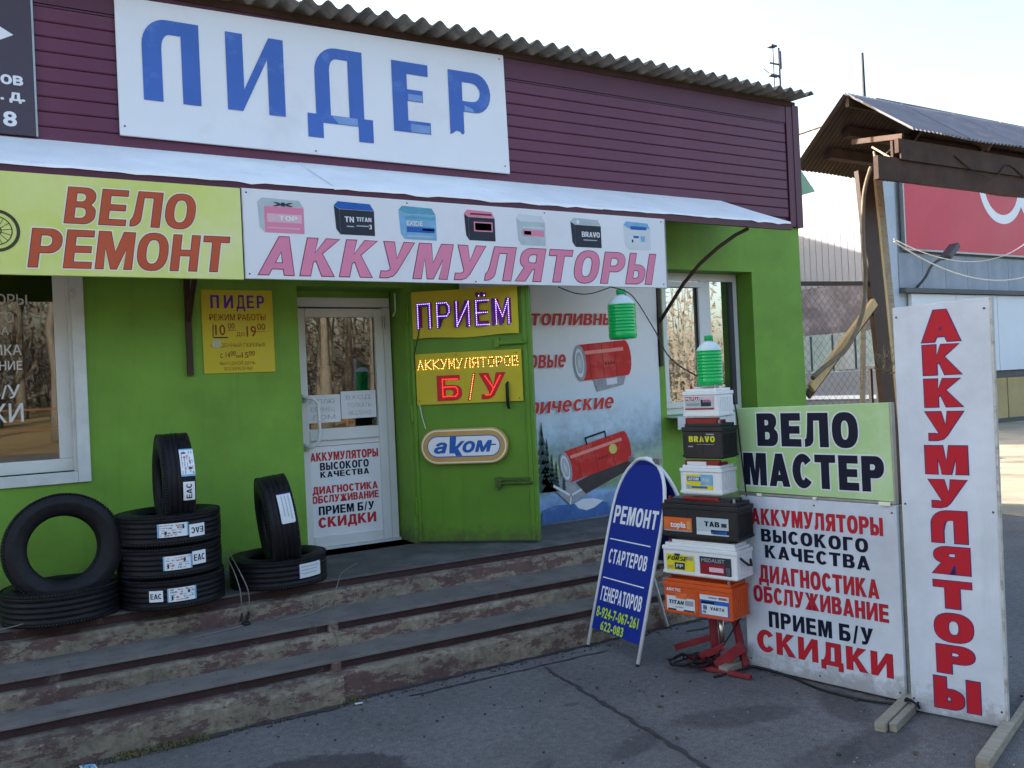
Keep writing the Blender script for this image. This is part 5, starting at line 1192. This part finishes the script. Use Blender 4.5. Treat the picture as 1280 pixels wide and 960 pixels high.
row((m1, m2), 'ВЕЛО', .115, .705, .268, .452, .001, (.115, .072), 0, 1.05)
row((m1, m2), 'МАСТЕР', .018, .832, .045, .228, .001, (.115, .072), 0, 1.03)
obj('letter_halo', m1, PALE, t); obj('lettering', m2, NAVY, t)
obj('edge_profile', MB().box(-.022,.875,-.003,.03,-.012,-.001).box(.8755,.884,-.003,.032,-.012,.50), TIN, t)
obj('clamp', MB().box(.80,.86,-.012,-.0035,-.02,-.002).box(.10,.13,-.012,-.0035,-.014,.0).box(.44,.46,-.012,-.0035,-.014,.0), CREAM, t)
t = sign('vertical_sign', 'tall white panel with red vertical АККУМУЛЯТОРЫ letters at the right edge of the pavement', (3.807, -3.445, 0), -71.1, 'standing sign boards at the kerb')
obj('panel', MB().add([(.0,0,.012),(.41,0,.012),(.424,0,1.988),(-.004,0,1.978),(.0,.03,.012),(.41,.03,.012),(.424,.03,1.988),(-.004,.03,1.978)], ((0,1,2,3),(5,4,7,6),(0,4,5,1),(1,5,6,2),(2,6,7,3),(3,7,4,0))), BOARDS, t, bevel=.002)
obj('edge_profile', MB().add([(.4105,-.004,.0),(.420,-.004,.0),(.434,-.004,1.99),(.4245,-.004,1.99),(.4105,.034,.0),(.420,.034,.0),(.434,.034,1.99),(.4245,.034,1.99)], ((0,1,2,3),(5,4,7,6),(0,4,5,1),(1,5,6,2),(2,6,7,3),(3,7,4,0))), mat('dirty white profile', (.5,.5,.47), .6, .3, 14, .3, 40, dirt=(.3,.27,.22), dscale=16, dlo=.5, dhi=.6), t)
m1, m2 = MB(), MB()
vs_ = [(1.954,1.794),(1.79,1.637),(1.628,1.484),(1.472,1.325),(1.310,1.165),(1.148,1.005),(.994,.845),(.830,.690),(.668,.527),(.512,.368),(.360,.215),(.205,.045)]
for ch, (a, b) in zip('АККУМУЛЯТОРЫ', vs_):
    ww = {'М': (.116,.302), 'Ы': (.108,.308), 'Л': (.130,.286), 'О': (.122,.292), 'А': (.126,.294)}.get(ch, (.126,.292))
    if ch == 'Л':
        pts = lambda g: [[(ww[0]-g, b-g),(ww[0]+.052+g, b-g),(ww[0]+.052+g,b+.055)]+arc(ww[0]+.075+g, b+.072, .02-g*.5, .032, 180, 90, 5)[1:]+[(ww[1]-.055-g, b+.104-g*0),(ww[1]-.055-g, b-g),(ww[1]+g, b-g),(ww[1]+g, a+g),(ww[0]+.07, a+g)]+arc(ww[0]+.07, b+.085, .07+g, a-b-.085+g, 90, 180, 7)[1:]]
        for mm, g, dd in ((m1, .005, .0010), (m2, .0, .0022)):
            c = curve_fill(pts(g), dd); mm.add(c.v, c.f)
        continue
    row((m1, m2), ch, ww[0], ww[1], b+.006, a-.006, .001, (.105, .072), 0, 1)
obj('letter_edge', m1, mat('violet letter edge', (.10,.03,.14), .5, .1, 3, 0), t); obj('lettering', m2, RP, t)
for u_, v_ in ((.012,1.93),(.40,1.94),(.012,.07),(.395,.08),(.398,1.0),(.014,1.02)): obj('screw', MB().lathe([(0,.0035),(.004,.003),(.0055,0)], 8, Matrix.Translation((u_,-.0006,v_)) @ Matrix.Rotation(rad(90),4,'X')), DGREY, t)
obj('back_frame', MB().box(.01,.045,.031,.07,.0,1.95).box(.375,.405,.031,.07,.0,1.95), WOODG, t)
obj('foot_beam', MB().box(.37,.43,-.50,.30,.0,.05) if False else MB().box(.395,.45,-.50,-.0045,.0,.046).box(.421,.45,-.0044,.6,.0,.046), WOODG, t, bevel=.004)
obj('foot_beam', MB().box(-.07,-.02,-.33,.2,.0,.045).box(-.015,.02,-.30,-.001,.0,.04), WOODG, t, bevel=.004)
obj('cable_knot', MB().tube(tangle(.01,-.02,14,.035,3,.02), .006, 6), BLACKC, t)

# ---- small things on the steps and the ground
tag(obj('extension_plug', MB().tube([(1.205,-.885,.37),(1.215,-.88,.415)], .009, 8).tube([(1.24,-.885,.37),(1.255,-.88,.42)], .009, 8).lathe([(0,0),(.026,0),(.028,.006),(.02,.016),(0,.018)], 16, Matrix.Translation((1.225,-.93,.357))), BLACKC), 'small black plug with two prongs lying on the second step below the tyres', 'plug')
tag(obj('speaker_wire', MB().tube(catm([(1.19,-.60,.74),(1.185,-.86,.66),(1.20,-.93,.55),(1.21,-.90,.42)]), .0035, 6).tube(catm([(1.21,-.60,.75),(1.21,-.87,.67),(1.245,-.93,.55),(1.255,-.89,.42)]), .0035, 6).tube(catm([(1.20,-.96,.362),(1.05,-1.0,.36),(.90,-1.03,.36)]), .003, 6), GREYC), 'pale twin wire coming down from the tyres to the black plug', 'wire')
tag(obj('ground_wire', MB().tube(catm([(2.1,-.45,.52),(1.95,-.62,.52),(1.86,-.78,.522),(1.80,-.89,.49),(1.75,-.915,.40),(1.60,-.96,.362),(1.40,-.99,.36)]), .003, 6), GREYC), 'thin pale wire trailing off the porch edge beside the door tyres', 'wire')
tag(obj('string', MB().tube(catm([(-.25,-.86,.56),(-.02,-.90,.545),(.10,-.88,.552)]), .003, 5), GREYC), 'short pale string lying on the porch edge at the far left', 'string')
tag(obj('price_label', MB().add([(.278,-1.60,.006),(.342,-1.605,.004),(.352,-1.70,.006),(.288,-1.705,.012)], ((0,3,2,1),)), PAPER), 'torn white and blue paper label on the asphalt at the foot of the steps', 'litter')
o_ = obj('print', MB().add([(.288,-1.61,.0085),(.335,-1.615,.0075),(.343,-1.685,.0085),(.295,-1.69,.0125)], ((0,3,2,1),)), LBLUE, bpy.data.objects['price_label'])
def scrap(name, pts, m, label, cat='litter'): return tag(obj(name, MB().poly(pts), m), label, cat)
scrap('paper_scrap', [(1.02,-.006,1.012),(1.07,-.006,.995),(1.075,-.02,1.05),(1.03,-.015,1.04),(1.0,-.012,1.06)], PAPER, 'scrap of white paper stuck to the green wall above the tyre stack')
scrap('paper_scrap', [(1.20,-.006,.93),(1.26,-.012,.945),(1.30,-.006,.935),(1.25,-.008,.918)], PAPER, 'shred of pale tape stuck to the green wall between the two tyre stacks')
scrap('paper_scrap', [(1.62,-1.62,.006),(1.66,-1.63,.006),(1.655,-1.655,.008),(1.615,-1.645,.006)], PAPER, 'small white scrap on the asphalt by the steps joint')
# dry weeds along the foot of the steps
rnd = random.Random(21); mb = MB()
def blades(mb, x0, x1, y, n, hgt):
    for i in range(n):
        x = rnd.uniform(x0, x1); yy = y+rnd.uniform(-.04,.05); a = rnd.uniform(0, 6.28); L = rnd.uniform(.3, 1)*hgt; w_ = .0022
        dx, dy = math.cos(a)*L*.7, math.sin(a)*L*.7-.01
        p = [(x,yy,0),(x+dx*.4,yy+dy*.4,L*.5),(x+dx,yy+dy,L*rnd.uniform(.3,.75))]
        mb.add([(p[0][0]-w_,p[0][1],p[0][2]),(p[0][0]+w_,p[0][1],p[0][2]),(p[1][0]+w_,p[1][1],p[1][2]),p[2],(p[1][0]-w_,p[1][1],p[1][2])], ((0,1,2,4),(4,2,3)))
blades(mb, .42, .86, -1.62, 420, .055); blades(mb, -.3, .42, -1.63, 180, .035); blades(mb, .9, 1.7, -1.61, 90, .03); blades(mb, 1.56, 1.66, -1.57, 70, .05)
tag(obj('weeds', mb, mat('dry weeds', (.15,.135,.065), .9, .4, 40, 0), kind='stuff'), 'dry yellow green weeds along the foot of the steps', 'weeds')
mb = MB()
DIRT = mat('dirt and grit', (.06,.055,.048), .95, .5, 30, .6, 60)
for i in range(900):
    s = rnd.uniform(.0015,.006)*(1.8 if rnd.random() < .06 else 1); k = rnd.random()
    if k < .55: x, y = rnd.uniform(-1,5.6), -1.56-abs(rnd.gauss(0,.05))
    else: x, y = rnd.uniform(-.5,5.5), rnd.uniform(-4.4,-1.6)
    z_ = 0
    mb.box(x-s, x+s, y-s*.8, y+s*.8, 0, s*1.1, Matrix.Translation((x,y,0)) @ Matrix.Rotation(rnd.uniform(0,3),4,'Z') @ Matrix.Translation((-x,-y,0)))
for i in range(260):
    s = rnd.uniform(.0010,.0028); x = rnd.uniform(-.5,4.8); L_, y = rnd.choice(((Z1,rnd.uniform(-1.15,-.89)),(Z2,rnd.uniform(-1.43,-1.24)),(ZP,rnd.uniform(-.78,-.05))))
    mb.box(x-s, x+s, y-s, y+s, L_-.001, L_+s)
obj('grit', mb, DIRT, kind='stuff')
mb = MB()
for i in range(420):
    s = rnd.uniform(.0015,.0042); x, y = rnd.uniform(-.5,6.5), rnd.uniform(-4.6,-1.58)
    mb.box(x-s, x+s, y-s*.8, y+s*.8, 0, s, Matrix.Translation((x,y,0)) @ Matrix.Rotation(rnd.uniform(0,3),4,'Z') @ Matrix.Translation((-x,-y,0)))
obj('pale_grit', mb, mat('pale grit', (.30,.28,.25), .95, .5, 30, .6, 60), kind='stuff')
LF = mat('dead leaf brown', (.10,.075,.05), .9, .4, 40, 0)
for i in range(26):
    x, y = rnd.uniform(1.2,4.6), rnd.uniform(-4.2,-1.65); 
    if y < -2.2 and x > 3.2 and y > -3.3: continue
    a = rnd.uniform(0,6.28); s = rnd.uniform(.010,.024)
    c_, s_ = math.cos(a), math.sin(a); R2 = lambda u, v, h: (x+c_*u-s_*v, y+s_*u+c_*v, h)
    o = obj('dead_leaf', MB().add([R2(-s,0,.004),R2(-s*.2,-s*.45,.007),R2(s,0,.010),R2(-s*.1,s*.5,.012)], ((0,1,2),(0,2,3))), LF)
    tag(o, 'small dead leaf lying on the asphalt in front of the steps', 'leaf', 'dead leaves scattered on the asphalt')

# ================================================================== BEHIND THE SHOP, RIGHT
# ---- roofed timber gateway
gw = thing('gateway_roof', 'timber gateway with a small gabled roof of corrugated metal right of the shop', 'gateway', (9.2, .8, 0))
gl = lambda mb: loc(mb, gw)
GX0, GX1 = 9.0, 16.5; YF, YR, YK = .014, .825, 1.60; ZF, ZRR, ZK = 4.40, 5.02, 4.34
def slope_sheet(xa, xb, p, q, per, amp, th=.004, wav=0, seedv=1):
    """corrugated sheet between eave line p=(y,z) and ridge line q=(y,z); corrugations run up the slope"""
    rnd = random.Random(seedv); n = int((xb-xa)/per*6); vs = []; fs = []
    nrm = Vector((0, -(q[1]-p[1]), (q[0]-p[0]))).normalized()
    if nrm.z < 0: nrm = -nrm
    for k in range(n+1):
        x = xa+(xb-xa)*k/n; h = amp*math.cos(2*math.pi*(x-xa)/per)
        sag = wav*math.sin(x*1.7)*.5+wav*math.sin(x*4.1)*.3
        for (y, z), g in ((p, 1), (((p[0]+q[0])/2, (p[1]+q[1])/2), .6), (q, .35)):
            for s_ in (0, th): vs.append((x, y+nrm.y*(h-s_), z+nrm.z*(h-s_)+sag*g))
    for k in range(n):
        a = k*6; b = a+6
        for j in (0, 2): fs += [(a+j, b+j, b+j+2, a+j+2), (a+j+1, a+j+3, b+j+3, b+j+1)]
        fs += [(a, a+1, b+1, b), (a+4, b+4, b+5, a+5)]
    fs += [(0,2,3,1),(2,4,5,3)]
    return MB().add(vs, fs)
for i in range(7):
    a = GX0+i*1.08; obj('roof_sheet', gl(slope_sheet(a, a+1.1, (YF-.05, ZF-.03+.003*(i%2)), (YR+.02, ZRR+.02), .075, .013, wav=.02, seedv=i)), SHEETM, gw)
    obj('roof_sheet', gl(slope_sheet(a-.03, a+1.07, (YK+.05, ZK-.04+.003*(i%2)), (YR-.0, ZRR-.005), .075, .013, wav=.02, seedv=i+20)), SHEETU, gw)
def beam(a, b, w_, h_, m, name, par=gw, fn=None):
    a, b = Vector(a), Vector(b); d = b-a; q = d.to_track_quat('X', 'Z').to_matrix().to_4x4(); M = Matrix.Translation(a) @ q
    return obj(name, (fn or gl)(MB().box(0, d.length, -w_/2, w_/2, -h_/2, h_/2, M)), m, par)
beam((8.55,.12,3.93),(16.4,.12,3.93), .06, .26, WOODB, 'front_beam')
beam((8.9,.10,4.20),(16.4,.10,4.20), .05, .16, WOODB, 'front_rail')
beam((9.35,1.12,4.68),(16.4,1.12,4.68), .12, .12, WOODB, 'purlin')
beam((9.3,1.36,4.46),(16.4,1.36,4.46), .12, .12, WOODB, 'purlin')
beam((8.95,.20,4.12),(16.4,.20,4.12), .03, .34, WOODB, 'dark_gap_backing')  # added so the gap behind rail and beam stays dark
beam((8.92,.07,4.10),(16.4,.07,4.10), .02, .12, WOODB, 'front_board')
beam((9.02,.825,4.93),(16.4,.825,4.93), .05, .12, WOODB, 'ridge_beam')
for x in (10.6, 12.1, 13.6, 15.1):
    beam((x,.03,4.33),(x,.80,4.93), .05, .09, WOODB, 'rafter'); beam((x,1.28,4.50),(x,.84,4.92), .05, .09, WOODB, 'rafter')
beam((9.05,.12,4.33),(9.25,.95,4.50), .03, .06, WOODB, 'brace'); beam((9.04,.15,4.02),(9.08,.55,4.32), .018, .02, WOODS, 'brace'); beam((9.02,.45,4.0),(9.04,.5,4.25), .018, .02, WOODS, 'brace')
# column built of boards, slightly leaning, with a sunlit pale board and a grey one beside it
def quadprism(pts_bot, pts_top): 
    n = len(pts_bot); return MB().add(list(pts_bot)+list(pts_top), [(i,(i+1)%n,n+(i+1)%n,n+i) for i in range(n)]+[tuple(range(n))[::-1], tuple(n+i for i in range(n))])
def post(x0, x1, y0, y1, za, zb, xs_=0): return quadprism([(x0,y0,za),(x1,y0,za),(x1,y1,za),(x0,y1,za)], [(x0+xs_,y0,zb),(x1+xs_,y0,zb),(x1+xs_,y1,zb),(x0+xs_,y1,zb)])
def post2(a0, a1, b0, b1, y0, y1, z): return quadprism([(a0,y0,0),(a1,y0,0),(a1,y1,0),(a0,y1,0)], [(b0,y0,z),(b1,y0,z),(b1,y1,z),(b0,y1,z)])
obj('column', gl(post2(9.50, 9.72, 9.12, 9.385, .79, .85, 4.1)), BROWNMETAL, gw)
obj('column_board', gl(post2(9.735, 9.785, 9.40, 9.44, .79, .81, 4.05)), WOODY, gw)
obj('column_board', gl(post2(9.79, 9.90, 9.446, 9.58, .80, .84, 4.05)), WOODS, gw)
obj('column', gl(post(14.9,15.1,.72,.92,0,4.1)), BROWNMETAL, gw)
obj('hanging_wire', gl(MB().tube(catm([(9.9,.05,4.17),(10.3,.04,4.0),(10.7,.04,3.98),(11.0,.05,4.16),(11.4,.05,4.02),(11.9,.04,3.95),(12.4,.05,4.1)]), .008, 5)), BLACKC, gw)
obj('hanging_wire', gl(MB().tube(catm([(9.05,.5,4.1),(9.2,.3,4.28),(9.1,.2,4.0),(9.25,.1,4.16)]), .008, 5)), GREYC, gw)
# ---- leaning timber brace, rail and mesh between shop and column
tag(beam((9.24,.74,2.50),(8.03,.72,1.50), .05, .10, WOODY, 'timber_brace', None, lambda m: m), 'timber prop coloured sunlit yellow leaning between the shop wall and the gateway column', 'timber')
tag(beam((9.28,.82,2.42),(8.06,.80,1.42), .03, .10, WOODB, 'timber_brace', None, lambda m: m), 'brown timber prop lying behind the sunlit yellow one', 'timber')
fe = thing('wire_mesh_fence', 'brown framed wire mesh fence between the shop corner and the gateway column', 'fence', (8.5, .85, 0))
fl = lambda mb: loc(mb, fe)
beam((7.5,.85,2.70),(9.32,.85,2.74), .04, .05, BROWNMETAL, 'top_rail', fe, fl)
beam((7.5,.85,.30),(9.3,.85,.30), .04, .04, BROWNMETAL, 'bottom_rail', fe, fl)
obj('post', fl(MB().box(7.98,8.02,.83,.87,0,2.25)), WOODY, fe); obj('post', fl(MB().box(7.50,7.54,.83,.87,0,2.7)), BROWNMETAL, fe)  # first post is a brown pole painted in its sunlit yellow
obj('post', fl(post(8.93,8.98,.82,.86,0,2.3,.20)), WOODS, fe)
mb = MB(); s = .11
x = 7.55
while x < 9.3+2.4:
    for sg in (1, -1):
        xa, za, xb, zb = (x-2.4, .32, x, 2.72) if sg == 1 else (x-2.4, 2.72, x, .32)
        if xa < 7.55:
            t_ = (7.55-xa)/2.4; za = za+(zb-za)*t_; xa = 7.55
        if xb > 9.3:
            t_ = (9.3-xa)/(xb-xa); zb = za+(zb-za)*t_; xb = 9.3
        if xa < 9.3: mb.tube([(xa,.85+.003*sg,za),(xb,.85+.003*sg,zb)],   .0016, 3, False)
    x += s
obj('wire_mesh', fl(mb), BROWNMETAL, fe, kind='stuff')
def twig_path(pts, r0, r1, n=8):
    P_ = catm(pts, n); return P_, [r0+(r1-r0)*i/(len(P_)-1) for i in range(len(P_))]
p_, r_ = twig_path([(9.13,.62,4.1),(8.98,.62,3.75),(8.93,.62,3.2),(8.94,.62,2.8),(8.85,.62,2.35),(8.55,.62,1.95),(8.12,.62,1.72),(7.95,.62,1.62)], .022, .03)
tag(obj('bent_branch', MB().tube(p_, r_, 7), BARK, smooth=True), 'long bent bare branch hanging down in front of the gateway column', 'branch')
mb = MB(); rr_ = random.Random(5)
for i in range(34):
    a = rr_.uniform(0,6.28); x, z = 9.22, 1.62; L = rr_.uniform(.12,.3)
    mb.tube([(x,.6,z),(x+math.cos(a)*L*.4,.6+rr_.uniform(-.1,.1),z+abs(math.sin(a))*L*.6),(x+math.cos(a)*L*.6+rr_.uniform(-.05,.05),.6+rr_.uniform(-.12,.12),z+L*1.4*abs(math.sin(a)))], .004, 3)
tag(obj('twig_bundle', mb, BARK), 'bundle of dry twigs and rope tied to the gateway column', 'twigs')
# green hood on the side wall of the shop
P('side_hood', MB().add([(7.145,.9,3.93),(7.145,-.02+.1,3.93),(7.52,.10,3.58),(7.52,.9,3.58),(7.145,.1,3.50),(7.145,.9,3.50)], ((0,1,2,3),(1,4,2),(4,5,3,2),(5,0,3))), mat('pale green hood', (.24,.45,.28), .5, .15, 4, .1, 40))
# aerials
an = thing('tv_aerial', 'thin television aerial rising behind the corner of the corrugated roof', 'aerial', (8.6, 1.5, 0))
al = lambda mb: loc(mb, an)
obj('mast', al(MB().tube([(8.63,1.5,0),(8.63,1.5,5.76)], .018, 6)), DGREY, an)
obj('element', al(MB().tube([(8.53,1.5,5.76),(8.53,1.5,4.95)], .010, 5).box(8.47,8.57,1.46,1.54,5.755,5.775).box(8.62,8.66,1.48,1.52,5.5,5.72).box(8.45,8.60,1.47,1.53,5.39,5.41).tube([(8.45,1.5,5.42),(8.36,1.5,5.46)],.006,4).box(8.42,8.50,1.46,1.54,5.10,5.2).box(8.46,8.64,1.49,1.51,5.545,5.56)), DGREY, an)
ms = obj('mast_pole', MB().tube([(12.24,3.0,0),(12.24,3.0,6.05),(12.24,3.0,6.78)], [.035,.028,.02], 6), BLACKP); tag(ms, 'thin metal pole sticking up behind the gateway roof', 'pole')

# ---- supermarket with a lit metal side wall and a red billboard on its shaded front
sm_ = thing('supermarket_building', 'large metal clad building with a red billboard behind the gateway', 'building', (24, 8.5, 0))
ml = lambda mb: loc(mb, sm_)
BX = 20.0; BY0 = 8.5; HT = 8.45
obj('wall', ml(MB().box(BX+.05, 60, BY0+.05, 36, 0, HT)), BLUEW, sm_)
obj('cornice', ml(MB().box(BX-.06, 60.0, BY0-.06, 36, HT+.002, HT+.26)), DGREY, sm_)
pm_ = mesh('cladding_panel', MB().box(-.02, .049, 0, .198, 4.05, HT), CLADW)
i = 0; y = BY0+.22
while y < 16:
    obj('cladding_panel', pm_, None, sm_, loc=(BX-24, y-8.5, 0)); y += .212
obj('cladding_far', ml(MB().box(BX-.018, BX+.049, y, 36, 4.05, HT)), CLADW, sm_)
obj('corner_pier', ml(MB().box(BX-.03, BX+.55, BY0-.03, BY0+.2, 0, HT)), BLUEW, sm_)
obj('lower_wall', ml(MB().box(BX-.01, BX+.049, BY0+.21, 36, 2.75, 4.04)), mat('violet grey glazing', (.075,.07,.095), .45, .3, 2, .1, 10, dirt=(.2,.19,.22), dscale=.8), sm_)
k = 0; y = BY0+.25
while y < 15:
    obj('window_panel', ml(MB().box(BX-.03, BX+.048, y, y+.66, 1.72, 2.70)), mat('pale cyan panel', (.2,.27,.28), .4, .25, 3, .1, 20) if k % 3 != 1 else mat('grey window panel', (.2,.24,.27), .3, .3, 3, .1, 20), sm_)
    y += .74; k += 1
obj('plinth', ml(MB().box(BX-.02, BX+.049, BY0+.21, 36, 0, 1.66)), mat('pale grey plinth', (.18,.19,.22), .7, .2, 2, .1, 20), sm_)
obj('plinth_stripe', ml(MB().box(BX-.10, BX-.021, BY0+.3, 15, .92, 1.02)), WHITE, sm_)
# front: billboard, metal band, white panels, dark porch
bb = thing('billboard', 'red billboard with white looping outlines high on the supermarket front', 'billboard', (20.75, BY0-.06, 4.82))
obj('panel', MB().box(0, 14, -.1, 0, 0, 3.2), REDBB, bb)
mb = MB(); ring2(mb, 4.45, 1.98, .84, 1.10, .104, 48, 0, 360); ring2(mb, 6.50, 2.05, .98, 1.25, .105, 48, 0, 360); obj('white_loops', mb, WHITE, bb)
mb = MB()
for q in range(24): flat(mb, [(5.60+q*.075,1.55),(5.64+q*.075,1.55),(5.84+q*.07,2.6),(5.80+q*.07,2.6)], .103)
obj('green_stripes', mb, mat('yellow green print', (.5,.6,.2), .5, .1, 6, 0), bb)
obj('frame', MB().box(-.05,-.001,-.11,0,-.04,3.2).box(0,14,-.11,0,-.05,-.001), TIN, bb)
pm2 = mesh('band_panel', MB().box(0, .985, -.05, 0, 3.80, 4.72), CLADB)
for q in range(14): obj('band_panel', pm2, None, sm_, loc=(20.56-24+q, 0, 0))
obj('band_trim', ml(MB().box(20.56, 34.5, BY0-.22, BY0-.001, 3.66, 3.78)), DGREY, sm_)
pm3 = mesh('white_panel', MB().box(0, 1.93, -.10, 0, 1.50, 3.64), mat('white wall panel', (.62,.66,.7), .5, .06, 1, .05, 20))
for q in range(7): obj('white_panel', pm3, None, sm_, loc=(20.95-24+q*1.95, 0, 0))
obj('lower_dark', ml(MB().box(20.56, 34.5, BY0-.02, BY0+.04, 1.30, 1.49)), DGREY, sm_)
pm4 = mesh('tan_panel', MB().box(0, 1.45, -.06, 0, .12, 1.28), TAN)
for q in range(9): obj('tan_panel', pm4, None, sm_, loc=(20.75-24+q*1.5, -.0, 0))
obj('front_kerb', ml(MB().box(20.56, 34.5, BY0-.12, BY0-.06, 0, .11)), DGREY, sm_)
fl_ = thing('flood_light', 'small flood light on a bent arm below the red billboard', 'lamp', (21.25, BY0-.05, 3.8))
obj('arm', MB().tube(catm([(0,0,0),(.03,-.25,.25),(.05,-.45,.55),(.35,-.6,.75)]), .035, 6), DGREY, fl_)
obj('head', MB().box(-.28,.28,-.14,.14,-.07,.07, Matrix.Translation((.6,-.62,.9)) @ Matrix.Rotation(rad(-38),4,'Y')), DGREY, fl_, bevel=.02)
obj('lamp_glass', MB().box(-.2,.2,-.10,.10,-.085,-.072, Matrix.Translation((.6,-.62,.9)) @ Matrix.Rotation(rad(-38),4,'Y')), PALE, fl_)
def cable(name, a, b, sag, r, m, label):
    pts = [(a[0]+(b[0]-a[0])*i/20, a[1]+(b[1]-a[1])*i/20, a[2]+(b[2]-a[2])*i/20-sag*4*(i/20)*(1-i/20)) for i in range(21)]
    tag(obj(name, MB().tube(pts, r, 5), m), label, 'cable')
cable('overhead_cable', (9.75,.8,3.30), (16.5,2.8,3.95), .35, .008, WHITEC, 'upper white cable slung across the front of the supermarket')
cable('overhead_cable', (9.75,.8,3.27), (16.5,2.0,3.7), .55, .009, WHITEC, 'lower white cable sagging across the front of the supermarket')
# black rack far right
rk = thing('metal_rack', 'dark metal rack standing on the sunlit ground at the right edge of the picture', 'rack', (13.9, 3.9, 0))
for x in (0, 1.0):
    for y in (0, .5): obj('post', MB().box(x-.03,x+.03,y-.03,y+.03,0,1.75), BLACKP, rk)
for z_ in (.35, 1.0, 1.7): obj('shelf', MB().box(-.05,1.05,-.05,.55,z_,z_+.05), BLACKP, rk)
# unseen block added behind the shop to cast shadow on the supermarket side wall
wh = thing('shadow_caster', 'unseen grey block behind the shop, added to shade the supermarket side wall', 'building', (13, 24, 0))
obj('wall', loc(MB().box(9, 16.9, 20, 28, 0, 8.8), wh), CLADB, wh); obj('roof', loc(MB().box(8.8, 17.1, 19.8, 28.2, 8.802, 8.98), wh), DGREY, wh)

# ================================================================== ACROSS THE STREET (seen in the window panes)
def branch(mb, p, d, L, r, depth, rnd):
    q = p+d*L; m_ = p+d*L*.5+Vector((rnd.uniform(-1,1),rnd.uniform(-1,1),rnd.uniform(-.3,.6)))*L*.06
    mb.tube([p, m_, q], [r, r*.82, r*.62], 5 if depth > 2 else 3, False)
    if depth == 0: return
    for k in range(3 if depth > 1 else 4):
        a = rnd.uniform(0, 6.283); el = rnd.uniform(.35, .9)
        u_ = d.orthogonal().normalized(); u_ = Matrix.Rotation(a, 3, d) @ u_
        nd = (d*math.cos(el)+u_*math.sin(el)+Vector((0,0,.12))).normalized()
        branch(mb, p+d*L*rnd.uniform(.55, 1), nd, L*rnd.uniform(.6,.8), r*.55, depth-1, rnd)
TR = mat('bare tree bark', (.125,.112,.09), .9, .3, 8, .3, 40)
protos = []
for s_ in range(3):
    rnd = random.Random(60+s_); mb = MB(); branch(mb, Vector((0,0,1.7)), Vector((.03,.02,1)).normalized(), 2.3, .14, 5, rnd)
    protos.append((mesh('crown', mb, TR, True), mesh('trunk', MB().tube([(0,0,0),(.02,0,.9),(0,0,1.75)], [.22,.17,.145], 8), TR, True)))
rnd = random.Random(8)
for i in range(54):
    x = -19+(i%18)*2.0+rnd.uniform(-.7,.7)+(i//18)*.7; y = -17.5-(i//18)*4.5-rnd.uniform(0, 3.5)
    t = thing('bare_tree', 'bare street tree on the dry grass across the street from the shop', 'tree', (x, y, 0), rnd.uniform(0,360), 'bare trees across the street')
    k = rnd.randrange(3); t.scale = (rnd.uniform(.85,1.15),)*3
    for nm, me in (('crown', protos[k][0]), ('trunk', protos[k][1])):
        o = bpy.data.objects.new(nm, me); C.objects.link(o); o.parent = t
pf = thing('pipe_rail_fence', 'low rusty pipe railing along the grass across the street', 'fence', (0, -15.2, 0))
for z_ in (.5, .95): obj('rail', MB().tube([(-16,0,z_),(16,0,z_)], .022, 6), mat('rusty orange pipe', (.16,.08,.04), .7, .3, 8, .2, 40), pf)
for i in range(13): obj('post', MB().tube([(-16+i*2.66,0,0),(-16+i*2.66,0,1.0)], .04, 6), MATS['rusty orange pipe'], pf)

# dense undergrowth and far wood across the street
rnd = random.Random(77); mb = MB()
for i in range(420):
    x = rnd.uniform(-45, 40); y = rnd.uniform(-31, -44); L = rnd.uniform(5, 13); w_ = rnd.uniform(.03, .10)
    dx = rnd.uniform(-1.6, 1.6); mb.add([(x-w_,y,0),(x+w_,y,0),(x+dx+w_*.3,y,L),(x+dx-w_*.3,y,L)], ((0,1,2,3),))
for i in range(26000):
    x = rnd.uniform(-45, 40); y = rnd.uniform(-30, -45); z = abs(rnd.gauss(0, 5.0))*(.8+.3*math.sin(x*.6)); a = rnd.uniform(0, 3.14); L = rnd.uniform(.15, .8); w_ = rnd.uniform(.03, .16)
    c_, s_ = math.cos(a)*L, math.sin(a)*L; mb.add([(x-w_,y,z),(x+w_,y+.1,z),(x+c_,y,z+s_)], ((0,1,2),))
tag(obj('far_wood', mb, TR, kind='stuff'), 'dense bare wood far behind the street trees', 'wood')
